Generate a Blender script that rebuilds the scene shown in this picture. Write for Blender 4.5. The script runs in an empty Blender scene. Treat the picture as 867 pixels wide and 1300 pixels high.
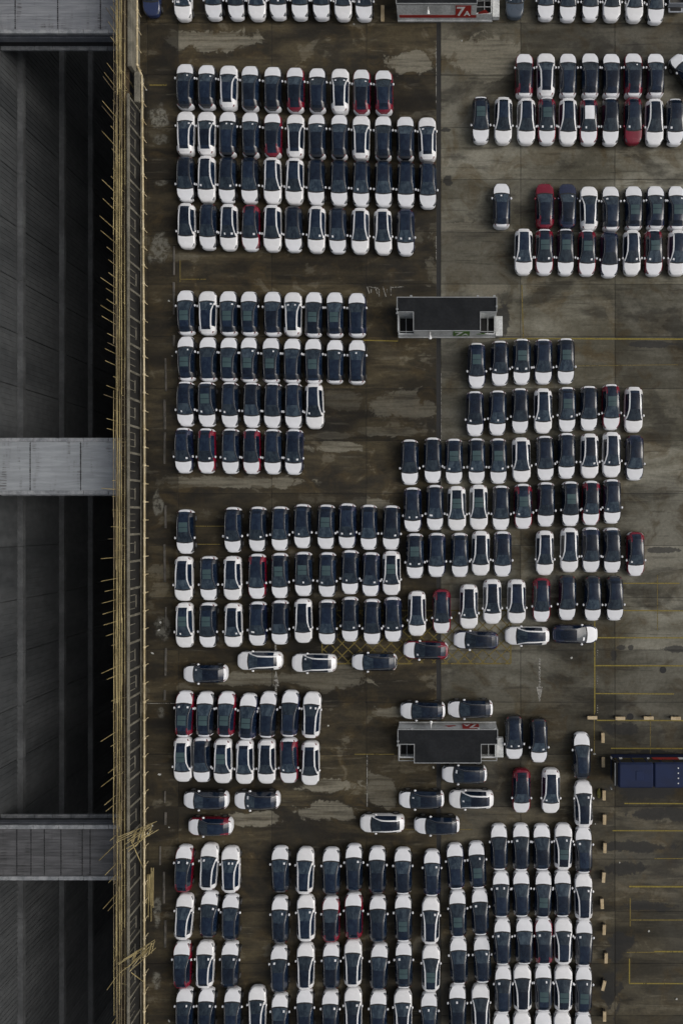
import bpy, bmesh, math, random
from mathutils import Vector, Matrix
random.seed(7)
R = math.radians
scene = bpy.context.scene
COL = scene.collection

# ------------------------------------------------------------------ camera, sky, sun, exposure
H, S = 74.0, 12.4                      # drone height over the deck, photo pixels per metre on the deck
NX, NY = 565.0, 660.0                  # the point straight below the drone, in photo pixels
cam = bpy.data.cameras.new('camera'); camo = bpy.data.objects.new('camera', cam); COL.objects.link(camo)
camo.location = (0, 0, H)
cam.sensor_fit = 'VERTICAL'; cam.sensor_height = 36.0; cam.sensor_width = 24.0
cam.lens = H * S / 1300 * 36
cam.shift_x = -(NX - 433.5) / 1300; cam.shift_y = (NY - 650) / 1300
cam.clip_start = 0.5; cam.clip_end = 6000
scene.camera = camo

SUN_EL, SUN_AZ = 44.0, 88.0
w = bpy.data.worlds.new('World'); scene.world = w; w.use_nodes = True
nt = w.node_tree; nt.nodes.clear()
sky = nt.nodes.new('ShaderNodeTexSky'); sky.sky_type = 'NISHITA'; sky.sun_disc = False
sky.sun_elevation = R(SUN_EL); sky.sun_rotation = R(SUN_AZ)
sky.air_density = 1.0; sky.dust_density = 6.0; sky.ozone_density = 1.0
hs = nt.nodes.new('ShaderNodeHueSaturation'); hs.inputs['Saturation'].default_value = 0.40
bg = nt.nodes.new('ShaderNodeBackground'); bg.inputs['Strength'].default_value = 0.12
wo = nt.nodes.new('ShaderNodeOutputWorld')
nt.links.new(sky.outputs[0], hs.inputs['Color']); nt.links.new(hs.outputs[0], bg.inputs[0]); nt.links.new(bg.outputs[0], wo.inputs[0])
sl = bpy.data.lights.new('sun', 'SUN'); sl.energy = 0.8; sl.angle = R(40); sl.color = (1.0, 0.97, 0.93)
so = bpy.data.objects.new('sun', sl); COL.objects.link(so); so.location = (20, 20, 120)
d = Vector((math.cos(R(SUN_EL)) * math.sin(R(SUN_AZ)), math.cos(R(SUN_EL)) * math.cos(R(SUN_AZ)), math.sin(R(SUN_EL))))
so.rotation_euler = d.to_track_quat('Z', 'Y').to_euler()
vs = scene.view_settings
vs.view_transform = 'Standard'; vs.look = 'None'; vs.gamma = 1.0; vs.exposure = -0.22

# ------------------------------------------------------------------ helpers
def P(px, py, z=0.0):
    """photo pixel of a point whose height above the deck is known -> metres"""
    k = (H - z) / (H * S)
    return Vector(((px - NX) * k, (NY - py) * k, z))

def link(o, parent=None):
    COL.objects.link(o)
    if parent is not None: o.parent = parent
    return o
def tag(o, label=None, cat=None, group=None, kind=None):
    if label: o['label'] = label
    if cat: o['category'] = cat
    if group: o['group'] = group
    if kind: o['kind'] = kind
    return o
def empty(name, loc=(0, 0, 0), rz=0.0, parent=None):
    o = bpy.data.objects.new(name, None); o.location = loc; o.rotation_euler = (0, 0, rz); o.empty_display_size = 0.3
    return link(o, parent)

class MB:
    def __init__(s): s.v = []; s.f = []; s.m = []
    def add(s, vs, fs, mi=0):
        n = len(s.v); s.v += [tuple(v) for v in vs]; s.f += [tuple(i + n for i in f) for f in fs]; s.m += [mi] * len(fs); return s
    def box(s, c, d, rz=0.0, mi=0):
        x, y, z = d[0] / 2, d[1] / 2, d[2] / 2; ca, sa = math.cos(rz), math.sin(rz)
        vs = []
        for dz in (-z, z):
            for dx, dy in ((-x, -y), (x, -y), (x, y), (-x, y)):
                vs.append((c[0] + dx * ca - dy * sa, c[1] + dx * sa + dy * ca, c[2] + dz))
        return s.add(vs, [(3, 2, 1, 0), (4, 5, 6, 7), (0, 1, 5, 4), (1, 2, 6, 5), (2, 3, 7, 6), (3, 0, 4, 7)], mi)
    def span(s, a, b, mi=0):
        return s.box([(a[i] + b[i]) / 2 for i in range(3)], [abs(b[i] - a[i]) for i in range(3)], 0, mi)
    def tube(s, a, b, r, n=8, mi=0, r2=None):
        a = Vector(a); b = Vector(b); r2 = r if r2 is None else r2
        q = (b - a).to_track_quat('Z', 'Y'); vs = []
        for p, rr in ((a, r), (b, r2)):
            for k in range(n):
                t = 2 * math.pi * k / n
                vs.append(p + q @ Vector((rr * math.cos(t), rr * math.sin(t), 0)))
        return s.add(vs, [(k, (k + 1) % n, n + (k + 1) % n, n + k) for k in range(n)] + [tuple(range(n - 1, -1, -1)), tuple(range(n, 2 * n))], mi)
    def prism(s, pts, z0, z1, mi=0):
        n = len(pts)
        vs = [(p[0], p[1], z0) for p in pts] + [(p[0], p[1], z1) for p in pts]
        return s.add(vs, [tuple(range(n - 1, -1, -1)), tuple(range(n, 2 * n))] + [(k, (k + 1) % n, n + (k + 1) % n, n + k) for k in range(n)], mi)
    def mesh(s, name, mats, smooth=False):
        me = bpy.data.meshes.new(name); me.from_pydata(s.v, [], s.f)
        for m in (mats if isinstance(mats, (list, tuple)) else [mats]): me.materials.append(m)
        me.polygons.foreach_set('material_index', s.m)
        if smooth: me.polygons.foreach_set('use_smooth', [True] * len(s.f))
        me.update(); return me
    def build(s, name, mats, parent=None, smooth=False, bevel=0.0):
        me = s.mesh(name, mats, smooth)
        if bevel:
            bm = bmesh.new(); bm.from_mesh(me)
            bmesh.ops.bevel(bm, geom=bm.edges[:], offset=bevel, segments=1, affect='EDGES', clamp_overlap=True)
            bm.to_mesh(me); bm.free()
        return link(bpy.data.objects.new(name, me), parent)

# ------------------------------------------------------------------ materials
class NG:
    """small node-graph builder"""
    def __init__(s, name):
        s.m = bpy.data.materials.new(name); s.m.use_nodes = True
        s.t = s.m.node_tree; s.b = s.t.nodes['Principled BSDF']; s.out = s.t.nodes['Material Output']
    def n(s, typ, **kw):
        x = s.t.nodes.new(typ)
        for k, v in kw.items(): setattr(x, k, v)
        return x
    def l(s, a, b): s.t.links.new(a, b)
    def pos(s): return s.n('ShaderNodeNewGeometry').outputs['Position']
    def obj(s): return s.n('ShaderNodeTexCoord').outputs['Object']
    def mapv(s, v, scale=(1, 1, 1), loc=(0, 0, 0), rot=(0, 0, 0)):
        x = s.n('ShaderNodeMapping'); x.inputs['Scale'].default_value = scale; x.inputs['Location'].default_value = loc; x.inputs['Rotation'].default_value = rot
        s.l(v, x.inputs[0]); return x.outputs[0]
    def noise(s, v, scale, detail=4, rough=0.55, dist=0.0):
        x = s.n('ShaderNodeTexNoise'); x.inputs['Scale'].default_value = scale; x.inputs['Detail'].default_value = detail
        x.inputs['Roughness'].default_value = rough; x.inputs['Distortion'].default_value = dist
        s.l(v, x.inputs['Vector']); return x.outputs[0]
    def ramp(s, f, a, b, lo=0.0, hi=1.0):
        x = s.n('ShaderNodeMapRange'); x.inputs[1].default_value = a; x.inputs[2].default_value = b; x.inputs[3].default_value = lo; x.inputs[4].default_value = hi
        x.interpolation_type = 'SMOOTHSTEP'; s.l(f, x.inputs[0]); return x.outputs[0]
    def math(s, op, a, b=None, c=None):
        x = s.n('ShaderNodeMath', operation=op)
        for i, q in enumerate((a, b, c)):
            if q is None: continue
            if isinstance(q, (int, float)): x.inputs[i].default_value = q
            else: s.l(q, x.inputs[i])
        return x.outputs[0]
    def mix(s, f, a, b):
        x = s.n('ShaderNodeMix', data_type='RGBA')
        for i, q in ((0, f), (6, a), (7, b)):
            if isinstance(q, (int, float)): x.inputs[i].default_value = q
            elif isinstance(q, tuple): x.inputs[i].default_value = (*q, 1)
            else: s.l(q, x.inputs[i])
        return x.outputs[2]
    def scale(s, col, f):
        x = s.n('ShaderNodeMix', data_type='RGBA', blend_type='MULTIPLY'); x.inputs[0].default_value = 1.0
        s.l(col, x.inputs[6]) if not isinstance(col, tuple) else setattr(x.inputs[6], 'default_value', (*col, 1))
        c = s.n('ShaderNodeCombineColor')
        for i in range(3): s.l(f, c.inputs[i])
        s.l(c.outputs[0], x.inputs[7]); return x.outputs[2]
    def bump(s, h, strength=0.3, dist=0.01):
        x = s.n('ShaderNodeBump'); x.inputs['Strength'].default_value = strength; x.inputs['Distance'].default_value = dist
        s.l(h, x.inputs['Height']); s.l(x.outputs[0], s.b.inputs['Normal'])
    def base(s, c):
        if isinstance(c, tuple): s.b.inputs['Base Color'].default_value = (*c, 1)
        else: s.l(c, s.b.inputs['Base Color'])
    def rough(s, r):
        if isinstance(r, (int, float)): s.b.inputs['Roughness'].default_value = r
        else: s.l(r, s.b.inputs['Roughness'])

def weathered(name, c1, c2, scale=1.0, rough=0.8, stretch=(1, 1, 1), lo=0.35, hi=0.65, metal=0.0, bump=0.2):
    g = NG(name); v = g.mapv(g.pos(), stretch)
    a = g.noise(v, scale, 6, 0.62, 0.3); f = g.noise(g.pos(), scale * 9, 3)
    c = g.mix(g.ramp(a, lo, hi), c1, c2)
    g.base(g.scale(c, g.ramp(f, 0.25, 0.75, 0.82, 1.15)))
    g.rough(g.ramp(a, 0.3, 0.7, rough - 0.12, min(1, rough + 0.1)))
    g.b.inputs['Metallic'].default_value = metal
    if bump: g.bump(f, bump, 0.01)
    return g.m
def paint(name, col, rough=0.25, coat=0.6, dirt=0.10, spec=0.5):
    g = NG(name); n_ = g.noise(g.obj(), 0.9, 2, 0.5); oi = g.n('ShaderNodeObjectInfo').outputs['Random']
    f = g.math('MULTIPLY', g.ramp(n_, 0.3, 0.7, 1.0 - dirt, 1.0), g.ramp(oi, 0, 1, 0.93, 1.0))
    g.base(g.scale(col, f)); g.rough(g.ramp(n_, 0.3, 0.75, rough, rough + 0.12))
    g.b.inputs['Coat Weight'].default_value = coat; g.b.inputs['Coat Roughness'].default_value = 0.06; g.b.inputs['Specular IOR Level'].default_value = spec
    return g.m
def plain(name, col, rough=0.6, metal=0.0, var=0.12, scale=3.0):
    g = NG(name); n_ = g.noise(g.pos(), scale, 4)
    g.base(g.scale(col, g.ramp(n_, 0.3, 0.7, 1 - var, 1 + var))); g.rough(rough); g.b.inputs['Metallic'].default_value = metal
    return g.m

M = {}
M['film'] = paint('white_protective_film', (0.775, 0.785, 0.805), 0.42, 0.15, 0.07)
M['white'] = paint('white_car_paint', (0.80, 0.80, 0.80), 0.22, 0.7, 0.05)
M['black'] = paint('black_car_paint', (0.009, 0.011, 0.015), 0.18, 0.8)
M['navy'] = paint('navy_car_paint', (0.009, 0.014, 0.045), 0.18, 0.8)
M['blue'] = paint('blue_car_paint', (0.018, 0.030, 0.085), 0.2, 0.8)
M['grey'] = paint('grey_car_paint', (0.055, 0.075, 0.10), 0.25, 0.6)
M['silver'] = paint('silver_truck_paint', (0.30, 0.32, 0.35), 0.35, 0.4)
M['red'] = paint('crimson_car_paint', (0.17, 0.004, 0.019), 0.2, 0.3)
M['glass'] = paint('tinted_glass', (0.0050, 0.0095, 0.023), 0.05, 0.0, 0.1, 0.36)
M['screen'] = paint('windscreen_glass', (0.026, 0.040, 0.050), 0.05, 0.0, 0.1, 0.5)
M['pane'] = paint('sunroof_pane_glass', (0.052, 0.088, 0.094), 0.08, 0.0, 0.1, 0.4)
def cabin_glass(name, dark, light, amount, spec):
    g = NG(name); oi = g.n('ShaderNodeObjectInfo').outputs['Random']
    off = g.n('ShaderNodeVectorMath', operation='ADD'); g.l(g.obj(), off.inputs[0])
    cb = g.n('ShaderNodeCombineXYZ'); g.l(g.math('MULTIPLY', oi, 37.0), cb.inputs[0]); g.l(g.math('MULTIPLY', oi, 19.0), cb.inputs[1]); g.l(cb.outputs[0], off.inputs[1])
    n1 = g.noise(g.mapv(off.outputs[0], (1.6, 2.6, 1)), 1.0, 4, 0.6)
    n2 = g.noise(off.outputs[0], 5.0, 3, 0.6)
    f = g.math('MULTIPLY_ADD', g.ramp(n1, 0.35, 0.7), 0.7, g.math('MULTIPLY', g.ramp(n2, 0.5, 0.75), 0.45))
    col = g.mix(g.math('MULTIPLY', f, amount), dark, light)
    g.base(g.scale(col, g.ramp(oi, 0, 1, 0.7, 1.45))); g.rough(0.06); g.b.inputs['Specular IOR Level'].default_value = spec
    return g.m
M['glass'] = cabin_glass('tinted_roof_glass', (0.0035, 0.008, 0.020), (0.014, 0.024, 0.041), 1.0, 0.42)
M['screen'] = cabin_glass('clear_windscreen_glass', (0.008, 0.016, 0.028), (0.046, 0.066, 0.082), 1.0, 0.55)
M['lamp'] = paint('headlamp_lens', (0.10, 0.11, 0.12), 0.12, 0.8)
M['tail'] = paint('tail_lamp_lens', (0.12, 0.008, 0.010), 0.15, 0.8)
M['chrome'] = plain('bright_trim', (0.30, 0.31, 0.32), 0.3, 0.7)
M['rubber'] = plain('rubber', (0.012, 0.012, 0.012), 0.8)
M['rim'] = plain('wheel_rim', (0.35, 0.36, 0.38), 0.35, 0.8)
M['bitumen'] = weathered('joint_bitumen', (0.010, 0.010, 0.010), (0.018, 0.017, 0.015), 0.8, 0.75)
M['conc'] = weathered('weathered_concrete', (0.10, 0.094, 0.072), (0.18, 0.168, 0.132), 0.9, 0.85)
M['conc_dark'] = weathered('dark_stained_concrete', (0.035, 0.034, 0.030), (0.07, 0.068, 0.06), 0.5, 0.85)
M['conc_pale'] = weathered('pale_concrete', (0.24, 0.24, 0.23), (0.34, 0.34, 0.33), 1.2, 0.8)
M['hutwall'] = weathered('white_painted_render', (0.42, 0.43, 0.42), (0.60, 0.61, 0.60), 0.7, 0.7, (1, 1, 0.3))
M['hutroof'] = weathered('black_roof_membrane', (0.010, 0.0115, 0.013), (0.020, 0.0215, 0.0235), 0.45, 0.88)
M['hutroof'].node_tree.nodes['Principled BSDF'].inputs['Specular IOR Level'].default_value = 0.15
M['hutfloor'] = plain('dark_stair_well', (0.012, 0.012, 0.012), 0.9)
M['steelrail'] = plain('galvanised_steel', (0.30, 0.31, 0.31), 0.5, 0.3)
M['signred'] = plain('red_sign_paint', (0.34, 0.025, 0.02), 0.5)
M['signgreen'] = plain('green_sign_paint', (0.07, 0.17, 0.02), 0.5)
M['signwhite'] = plain('white_sign_paint', (0.78, 0.78, 0.76), 0.5)
M['bamboo'] = weathered('bamboo_pole', (0.20, 0.157, 0.065), (0.40, 0.325, 0.155), 1.3, 0.6, (1, 0.4, 0.4))
M['bamboo_old'] = weathered('aged_bamboo', (0.09, 0.07, 0.04), (0.20, 0.16, 0.09), 1.1, 0.7, (1, 0.4, 0.4))
M['board'] = weathered('brown_scaffold_board', (0.040, 0.027, 0.013), (0.085, 0.058, 0.028), 1.0, 0.85)
M['railpaint'] = weathered('cream_yellow_rail_paint', (0.42, 0.34, 0.19), (0.58, 0.50, 0.33), 0.8, 0.55)
M['timber'] = weathered('pale_timber', (0.36, 0.27, 0.15), (0.50, 0.40, 0.25), 1.6, 0.75)
M['clad'] = weathered('dark_ribbed_cladding', (0.040, 0.044, 0.047), (0.082, 0.087, 0.090), 0.12, 0.8, (1, 1, 0.25))
M['ledge'] = weathered('grey_floor_edge', (0.055, 0.058, 0.060), (0.10, 0.105, 0.108), 0.25, 0.85)
M['asphalt'] = weathered('asphalt', (0.012, 0.012, 0.013), (0.03, 0.03, 0.03), 0.2, 0.9)
M['bus'] = paint('navy_coach_paint', (0.013, 0.022, 0.062), 0.6, 0.0, 0.25, 0.2)
M['buswin'] = paint('coach_window_glass', (0.008, 0.009, 0.011), 0.08, 0.2)
M['olive'] = weathered('olive_canvas', (0.08, 0.08, 0.02), (0.16, 0.15, 0.04), 3.0, 0.85)
M['scrap'] = plain('white_plastic_scrap', (0.40, 0.40, 0.37), 0.7)
M['kerb'] = weathered('crumbling_kerb', (0.045, 0.042, 0.034), (0.11, 0.10, 0.085), 1.5, 0.9)

def bridge_roof(name, c1, c2, streak):
    g = NG(name); p = g.pos()
    a = g.noise(g.mapv(p, (0.25, 2.2, 1)), 1.0, 6, 0.65, 0.4)
    b = g.noise(g.mapv(p, (0.9, 0.15, 1)), 1.0, 3)
    c = g.noise(g.mapv(p, (0.35, 9.0, 1)), 1.0, 4, 0.7)
    s_ = g.math('MULTIPLY', g.ramp(c, 0.46, 0.60), g.ramp(b, 0.50, 0.66))
    col = g.mix(g.ramp(a, 0.35, 0.7), c1, c2)
    g.base(g.mix(g.math('MULTIPLY', s_, 0.85), col, streak)); g.rough(0.65)
    return g.m
M['bridge_b'] = bridge_roof('pale_bridge_roof', (0.235, 0.252, 0.265), (0.32, 0.34, 0.355), (0.05, 0.045, 0.045))
M['bridge_a'] = bridge_roof('grey_bridge_roof', (0.17, 0.18, 0.195), (0.24, 0.25, 0.265), (0.05, 0.045, 0.045))
M['bridge_c'] = bridge_roof('sooty_bridge_roof', (0.055, 0.056, 0.058), (0.11, 0.11, 0.115), (0.02, 0.02, 0.02))
M['bridge_edge'] = weathered('bridge_gutter_metal', (0.17, 0.18, 0.19), (0.30, 0.31, 0.32), 1.4, 0.55)
M['bridge_side'] = weathered('bridge_fascia_metal', (0.11, 0.12, 0.14), (0.17, 0.18, 0.20), 0.7, 0.5)
M['bridge_gap'] = plain('bridge_shadow_groove', (0.02, 0.02, 0.022), 0.8)  # near-black for the girder and the roof panel joints

def deck_material():
    g = NG('stained_deck_concrete'); p = g.pos()
    xyz = g.n('ShaderNodeSeparateXYZ'); g.l(p, xyz.inputs[0]); X, Y = xyz.outputs[0], xyz.outputs[1]
    big = g.noise(p, 0.07, 5, 0.6, 0.6)
    band = g.noise(g.mapv(p, (0.10, 0.42, 1)), 1.0, 7, 0.66, 0.5)
    blot = g.noise(p, 0.33, 7, 0.62, 0.8)
    fine = g.noise(p, 3.2, 5, 0.65)
    speck = g.noise(p, 11.0, 3, 0.6)
    oi = g.n('ShaderNodeObjectInfo').outputs['Random']
    # two pours: rust-brown, wet side by the parapet; drier olive-grey side beyond the wide joint
    jx = (557 - NX) / S
    side = g.ramp(X, jx - 0.1, jx + 0.1)
    south = g.ramp(Y, (NY - 1010) / S, (NY - 830) / S)               # oily bays and the far rows
    north = g.ramp(Y, (NY - 60) / S, (NY - 260) / S, 0.55, 1.0)
    dry = g.math('MULTIPLY', side, g.math('MULTIPLY', g.math('MULTIPLY_ADD', south, 0.78, 0.22), north))
    dry = g.math('MULTIPLY', dry, g.ramp(big, 0.25, 0.6, 0.62, 1.0))
    left = g.mix(g.ramp(band, 0.38, 0.68), (0.0155, 0.0128, 0.0078), (0.060, 0.048, 0.026))
    right = g.mix(g.ramp(g.math('MULTIPLY_ADD', big, 0.5, g.math('MULTIPLY', band, 0.5)), 0.38, 0.62), (0.080, 0.074, 0.052), (0.195, 0.187, 0.150))
    col = g.mix(dry, left, right)
    # rust-brown wash
    rust = g.math('MULTIPLY', g.ramp(blot, 0.48, 0.66), 0.7)
    col = g.mix(rust, col, (0.058, 0.041, 0.017))
    dark = g.math('MULTIPLY', g.ramp(g.noise(g.mapv(p, (0.11, 0.22, 1), (7, 3, 0)), 1.0, 7, 0.6, 0.4), 0.52, 0.62), 0.62)
    col = g.mix(dark, col, (0.0125, 0.0110, 0.0080))
    # thin tide lines and streaks that run along the bays
    strk = g.noise(g.mapv(p, (0.13, 1.9, 1)), 1.0, 8, 0.7, 0.25)
    brk = g.ramp(g.noise(p, 0.21, 3), 0.42, 0.62)
    col = g.mix(g.math('MULTIPLY', g.math('MULTIPLY', g.ramp(strk, 0.57, 0.66), brk), 0.55), col, (0.13, 0.118, 0.085))
    col = g.mix(g.math('MULTIPLY', g.ramp(strk, 0.44, 0.36), 0.45), col, (0.014, 0.0115, 0.008))
    # pale dried silt in broken bands
    sm = g.math('MULTIPLY_ADD', blot, 0.55, g.math('MULTIPLY', band, 0.45))
    silt = g.math('MULTIPLY', g.ramp(sm, 0.55, 0.59), g.ramp(strk, 0.30, 0.60, 0.2, 1.0))
    col = g.mix(g.math('MULTIPLY', silt, 0.5), col, (0.13, 0.12, 0.09))
    # individual dried puddles (their rims wander with the noise)
    wob = g.math('MULTIPLY', g.math('SUBTRACT', blot, 0.5), 2.6); wob2 = g.math('MULTIPLY', g.math('SUBTRACT', fine, 0.5), 0.7)
    def spots(lst, inner, outer):
        acc = None
        for cx, cy, rx, ry in lst:
            m_ = g.mapv(p, (S / rx, S / ry, 0), (-(cx - NX) / rx, -(NY - cy) / ry, 0))
            ln = g.n('ShaderNodeVectorMath', operation='LENGTH'); g.l(m_, ln.inputs[0])
            acc = ln.outputs['Value'] if acc is None else g.math('MINIMUM', acc, ln.outputs['Value'])
        acc = g.math('ADD', acc, g.math('ADD', wob, wob2))
        return g.ramp(acc, outer, inner)
    pale = spots([(512, 515, 46, 22), (500, 548, 46, 7), (433, 507, 27, 15), (424, 568, 40, 8), (420, 553, 38, 4),
                  (300, 612, 105, 9), (520, 80, 40, 16), (318, 862, 62, 9), (425, 858, 50, 20), (495, 904, 28, 9),
                  (418, 997, 44, 9), (418, 1030, 44, 13), (320, 1040, 40, 10), (600, 345, 55, 26), (610, 70, 70, 26),
                  (270, 52, 60, 16), (600, 300, 60, 22), (470, 640, 40, 10), (485, 1005, 22, 22)], 0.80, 0.95)
    col = g.mix(g.math('MULTIPLY', pale, g.math('MULTIPLY', g.ramp(strk, 0.34, 0.60, 0.25, 1.0), g.ramp(oi, 0.15, 0.45, 0.45, 0.95))), col, (0.15, 0.138, 0.104))
    crust = spots([(203, 148, 15, 17), (203, 176, 12, 8), (205, 232, 11, 6), (203, 316, 15, 22), (206, 795, 11, 20), (204, 905, 9, 8), (202, 640, 8, 20), (200, 1160, 7, 22), (199, 1245, 10, 16)], 0.62, 0.92)
    col = g.mix(g.math('MULTIPLY', crust, g.ramp(g.noise(p, 1.6, 6, 0.7, 0.2), 0.42, 0.56, 0.12, 0.85)), col, (0.15, 0.145, 0.12))
    oil_and_dark = spots([(838, 1034, 42, 9), (795, 1102, 26, 10), (825, 1000, 60, 14), (788, 1195, 22, 12), (820, 1150, 40, 8), (778, 832, 7, 9), (860, 824, 18, 4),  # oil stains and other dark patches, one beside the green-signed hut
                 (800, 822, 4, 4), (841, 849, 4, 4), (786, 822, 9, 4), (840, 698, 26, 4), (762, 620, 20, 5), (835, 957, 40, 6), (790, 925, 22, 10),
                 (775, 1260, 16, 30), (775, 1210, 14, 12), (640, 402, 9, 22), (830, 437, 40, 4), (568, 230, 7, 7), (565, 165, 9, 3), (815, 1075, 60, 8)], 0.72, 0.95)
    col = g.mix(g.math('MULTIPLY', oil_and_dark, 0.80), col, (0.010, 0.010, 0.0095))
    f = g.math('MULTIPLY', g.ramp(fine, 0.25, 0.75, 0.84, 1.16), g.math('MULTIPLY', g.ramp(speck, 0.3, 0.7, 0.92, 1.08), g.ramp(oi, 0, 1, 0.70, 1.30)))
    g.base(g.scale(col, f))
    wet = g.math('MULTIPLY', g.ramp(big, 0.45, 0.62), g.math('SUBTRACT', 1.0, dry))
    g.rough(g.math('SUBTRACT', 0.88, g.math('MULTIPLY', g.math('MAXIMUM', wet, oil_and_dark), 0.30)))
    g.b.inputs['Specular IOR Level'].default_value = 0.3
    g.bump(fine, 0.25, 0.02)
    return g.m
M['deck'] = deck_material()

def worn_paint(name, col, keep):
    g = NG(name); n1 = g.noise(g.pos(), 1.1, 6, 0.7); n2 = g.noise(g.pos(), 6.0, 4, 0.7)
    f = g.ramp(g.math('MULTIPLY_ADD', n1, 0.6, g.math('MULTIPLY', n2, 0.4)), keep - 0.06, keep + 0.08)
    tr = g.n('ShaderNodeBsdfTransparent'); mx = g.n('ShaderNodeMixShader')
    g.base(g.scale(col, g.ramp(n2, 0.3, 0.7, 0.6, 1.1))); g.rough(0.8)
    g.l(f, mx.inputs[0]); g.l(tr.outputs[0], mx.inputs[1]); g.l(g.b.outputs[0], mx.inputs[2]); g.l(mx.outputs[0], g.out.inputs[0])
    return g.m
M['yellow'] = worn_paint('worn_yellow_marking', (0.215, 0.168, 0.026), 0.37)
M['yellow_faint'] = worn_paint('faded_yellow_marking', (0.155, 0.118, 0.026), 0.40)
M['whiteline'] = worn_paint('worn_white_marking', (0.27, 0.26, 0.23), 0.46)

# ------------------------------------------------------------------ the setting
EDGE = -31.62                                            # the roof's edge over the alley
gr = MB().add([(-3000, -3000, -34), (3000, -3000, -34), (3000, 3000, -34), (-3000, 3000, -34)], [(0, 1, 2, 3)]).build('ground', M['asphalt'])
tag(gr, 'dark asphalt street level far below the roof deck', kind='structure')
deck = MB().span((EDGE, -78, -0.6), (48, 78, -0.05)).build('deck', M['bitumen'])
tag(deck, 'stained dark concrete roof deck used as car park', kind='structure')
podium = MB().span((EDGE + 0.25, -77.7, -33.98), (47.7, 77.7, -0.61)).build('car_park_podium', M['conc_dark'])  # unseen block under the deck, put in to block light
tag(podium, 'concrete block of the multi-storey podium under the parking deck', kind='structure')

# cast slabs with open joints
colx = [187, 226.5, 345, 465, 554, 660.5, 780, 889, 1000, 1110]
cols = []
for a, b in zip(colx[:-1], colx[1:]):
    x0, x1 = (a - NX) / S, (b - NX) / S
    cols.append((x0 + (0.02 if a != 554 else 0.44), x1 - 0.02))
cols = [(EDGE + 0.002, (187 - NX) / S - 0.02)] + cols
pitch = 66.35 / S
rows_y = [(NY - 228) / S + pitch * k for k in range(-23, 9)]
slab_mesh = []
for (x0, x1) in cols:
    w2, h2 = (x1 - x0) / 2, pitch / 2 - 0.018
    bm = bmesh.new(); bmesh.ops.create_cube(bm, size=1.0)
    for v in bm.verts: v.co = Vector((v.co.x * 2 * w2, v.co.y * 2 * h2, v.co.z * 0.09 - 0.045))
    bmesh.ops.bevel(bm, geom=[e for e in bm.edges if all(v.co.z > -0.01 for v in e.verts)], offset=0.02, segments=1, affect='EDGES')
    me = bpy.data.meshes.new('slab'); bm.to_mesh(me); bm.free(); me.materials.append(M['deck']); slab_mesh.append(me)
for yc in rows_y:
    for (x0, x1), me in zip(cols, slab_mesh):
        o = bpy.data.objects.new('slab', me); o.location = ((x0 + x1) / 2, yc + pitch / 2, random.uniform(-0.004, 0.0)); link(o, deck)

# painted markings, thin sheets over the slabs
def sheet(name, quads, mat, z=0.006):
    mb = MB()
    for q in quads: mb.add([P(x, y) + Vector((0, 0, z)) for x, y in q], [(0, 1, 2, 3)])
    o = mb.build(name, mat, deck); return o
def strip(x0, y0, x1, y1, wpx):
    dx, dy = x1 - x0, y1 - y0; L = math.hypot(dx, dy); nx, ny = -dy / L * wpx / 2, dx / L * wpx / 2
    return [(x0 + nx, y0 + ny), (x0 - nx, y0 - ny), (x1 - nx, y1 - ny), (x1 + nx, y1 + ny)]
for (x0, y0, x1, y1, wd, mt) in [
        (462, 432, 505, 433, 1.6, 'yellow'), (634, 430, 740, 430, 1.8, 'yellow'), (740, 430, 960, 431, 2.2, 'yellow'),
        (754.5, 788, 754.5, 905, 1.8, 'yellow'), (789, 740.5, 862, 740.5, 1.5, 'yellow'), (789, 775, 868, 775.5, 1.6, 'yellow'), (757, 809.5, 960, 810, 1.8, 'yellow'),
        (755, 845, 960, 845.5, 1.8, 'yellow'), (755, 880.5, 855, 881, 1.6, 'yellow'), (757, 914.5, 960, 915, 1.8, 'yellow'),
        (775, 950, 960, 950.5, 1.8, 'yellow'), (792, 1020, 960, 1020.5, 1.8, 'yellow'), (777, 1054.5, 960, 1055, 1.6, 'yellow'), (830, 1090, 960, 1090, 1.3, 'yellow_faint'),
        (798, 1125.5, 960, 1126, 2.4, 'yellow'), (799, 1168, 960, 1168, 1.6, 'yellow_faint'), (799.5, 1140, 799.5, 1176, 1.6, 'yellow_faint'), (830, 1208, 960, 1208.5, 2.2, 'yellow'), (795, 1209, 830, 1209, 1.2, 'yellow_faint'),
        (798.5, 1217, 798.5, 1248, 1.8, 'yellow'), (798, 1248.5, 960, 1249, 1.8, 'yellow'), (754, 905, 754, 960, 1.3, 'yellow_faint'),
        (229, 330, 229, 358, 1.2, 'yellow_faint'), (229, 354.5, 262, 354.5, 1.2, 'yellow_faint'), (450, 957.5, 500, 957.5, 1.4, 'yellow_faint'),
        (466, 958, 466, 1024, 1.2, 'whiteline'), (240, 668, 290, 668, 1.2, 'yellow_faint'), (240, 691, 280, 691, 1.2, 'yellow_faint'),
        (834, 730, 834, 800, 1.0, 'yellow_faint'), (825, 905, 825, 960, 1.0, 'yellow_faint'), (480, 1053, 600, 1053, 1.0, 'yellow_faint'),
        (553.5, 60, 553.5, 132, 0.9, 'whiteline'), (553.5, 300, 553.5, 330, 0.9, 'whiteline'), (560, 470, 560, 640, 0.7, 'whiteline'),
        (190, 108, 212, 108, 2.4, 'yellow_faint'), (662, 362, 664, 430, 1.6, 'yellow_faint'), (690, 465, 860, 463, 0.9, 'yellow_faint'), (186, 893, 226, 893, 0.8, 'whiteline')]:
    sheet('yellow_line' if mt != 'whiteline' else 'white_line', [strip(x0, y0, x1, y1, wd * 0.85)], M[mt])
hat = []
hx0, hx1, hy0, hy1 = 409, 648, 776, 842
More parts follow.
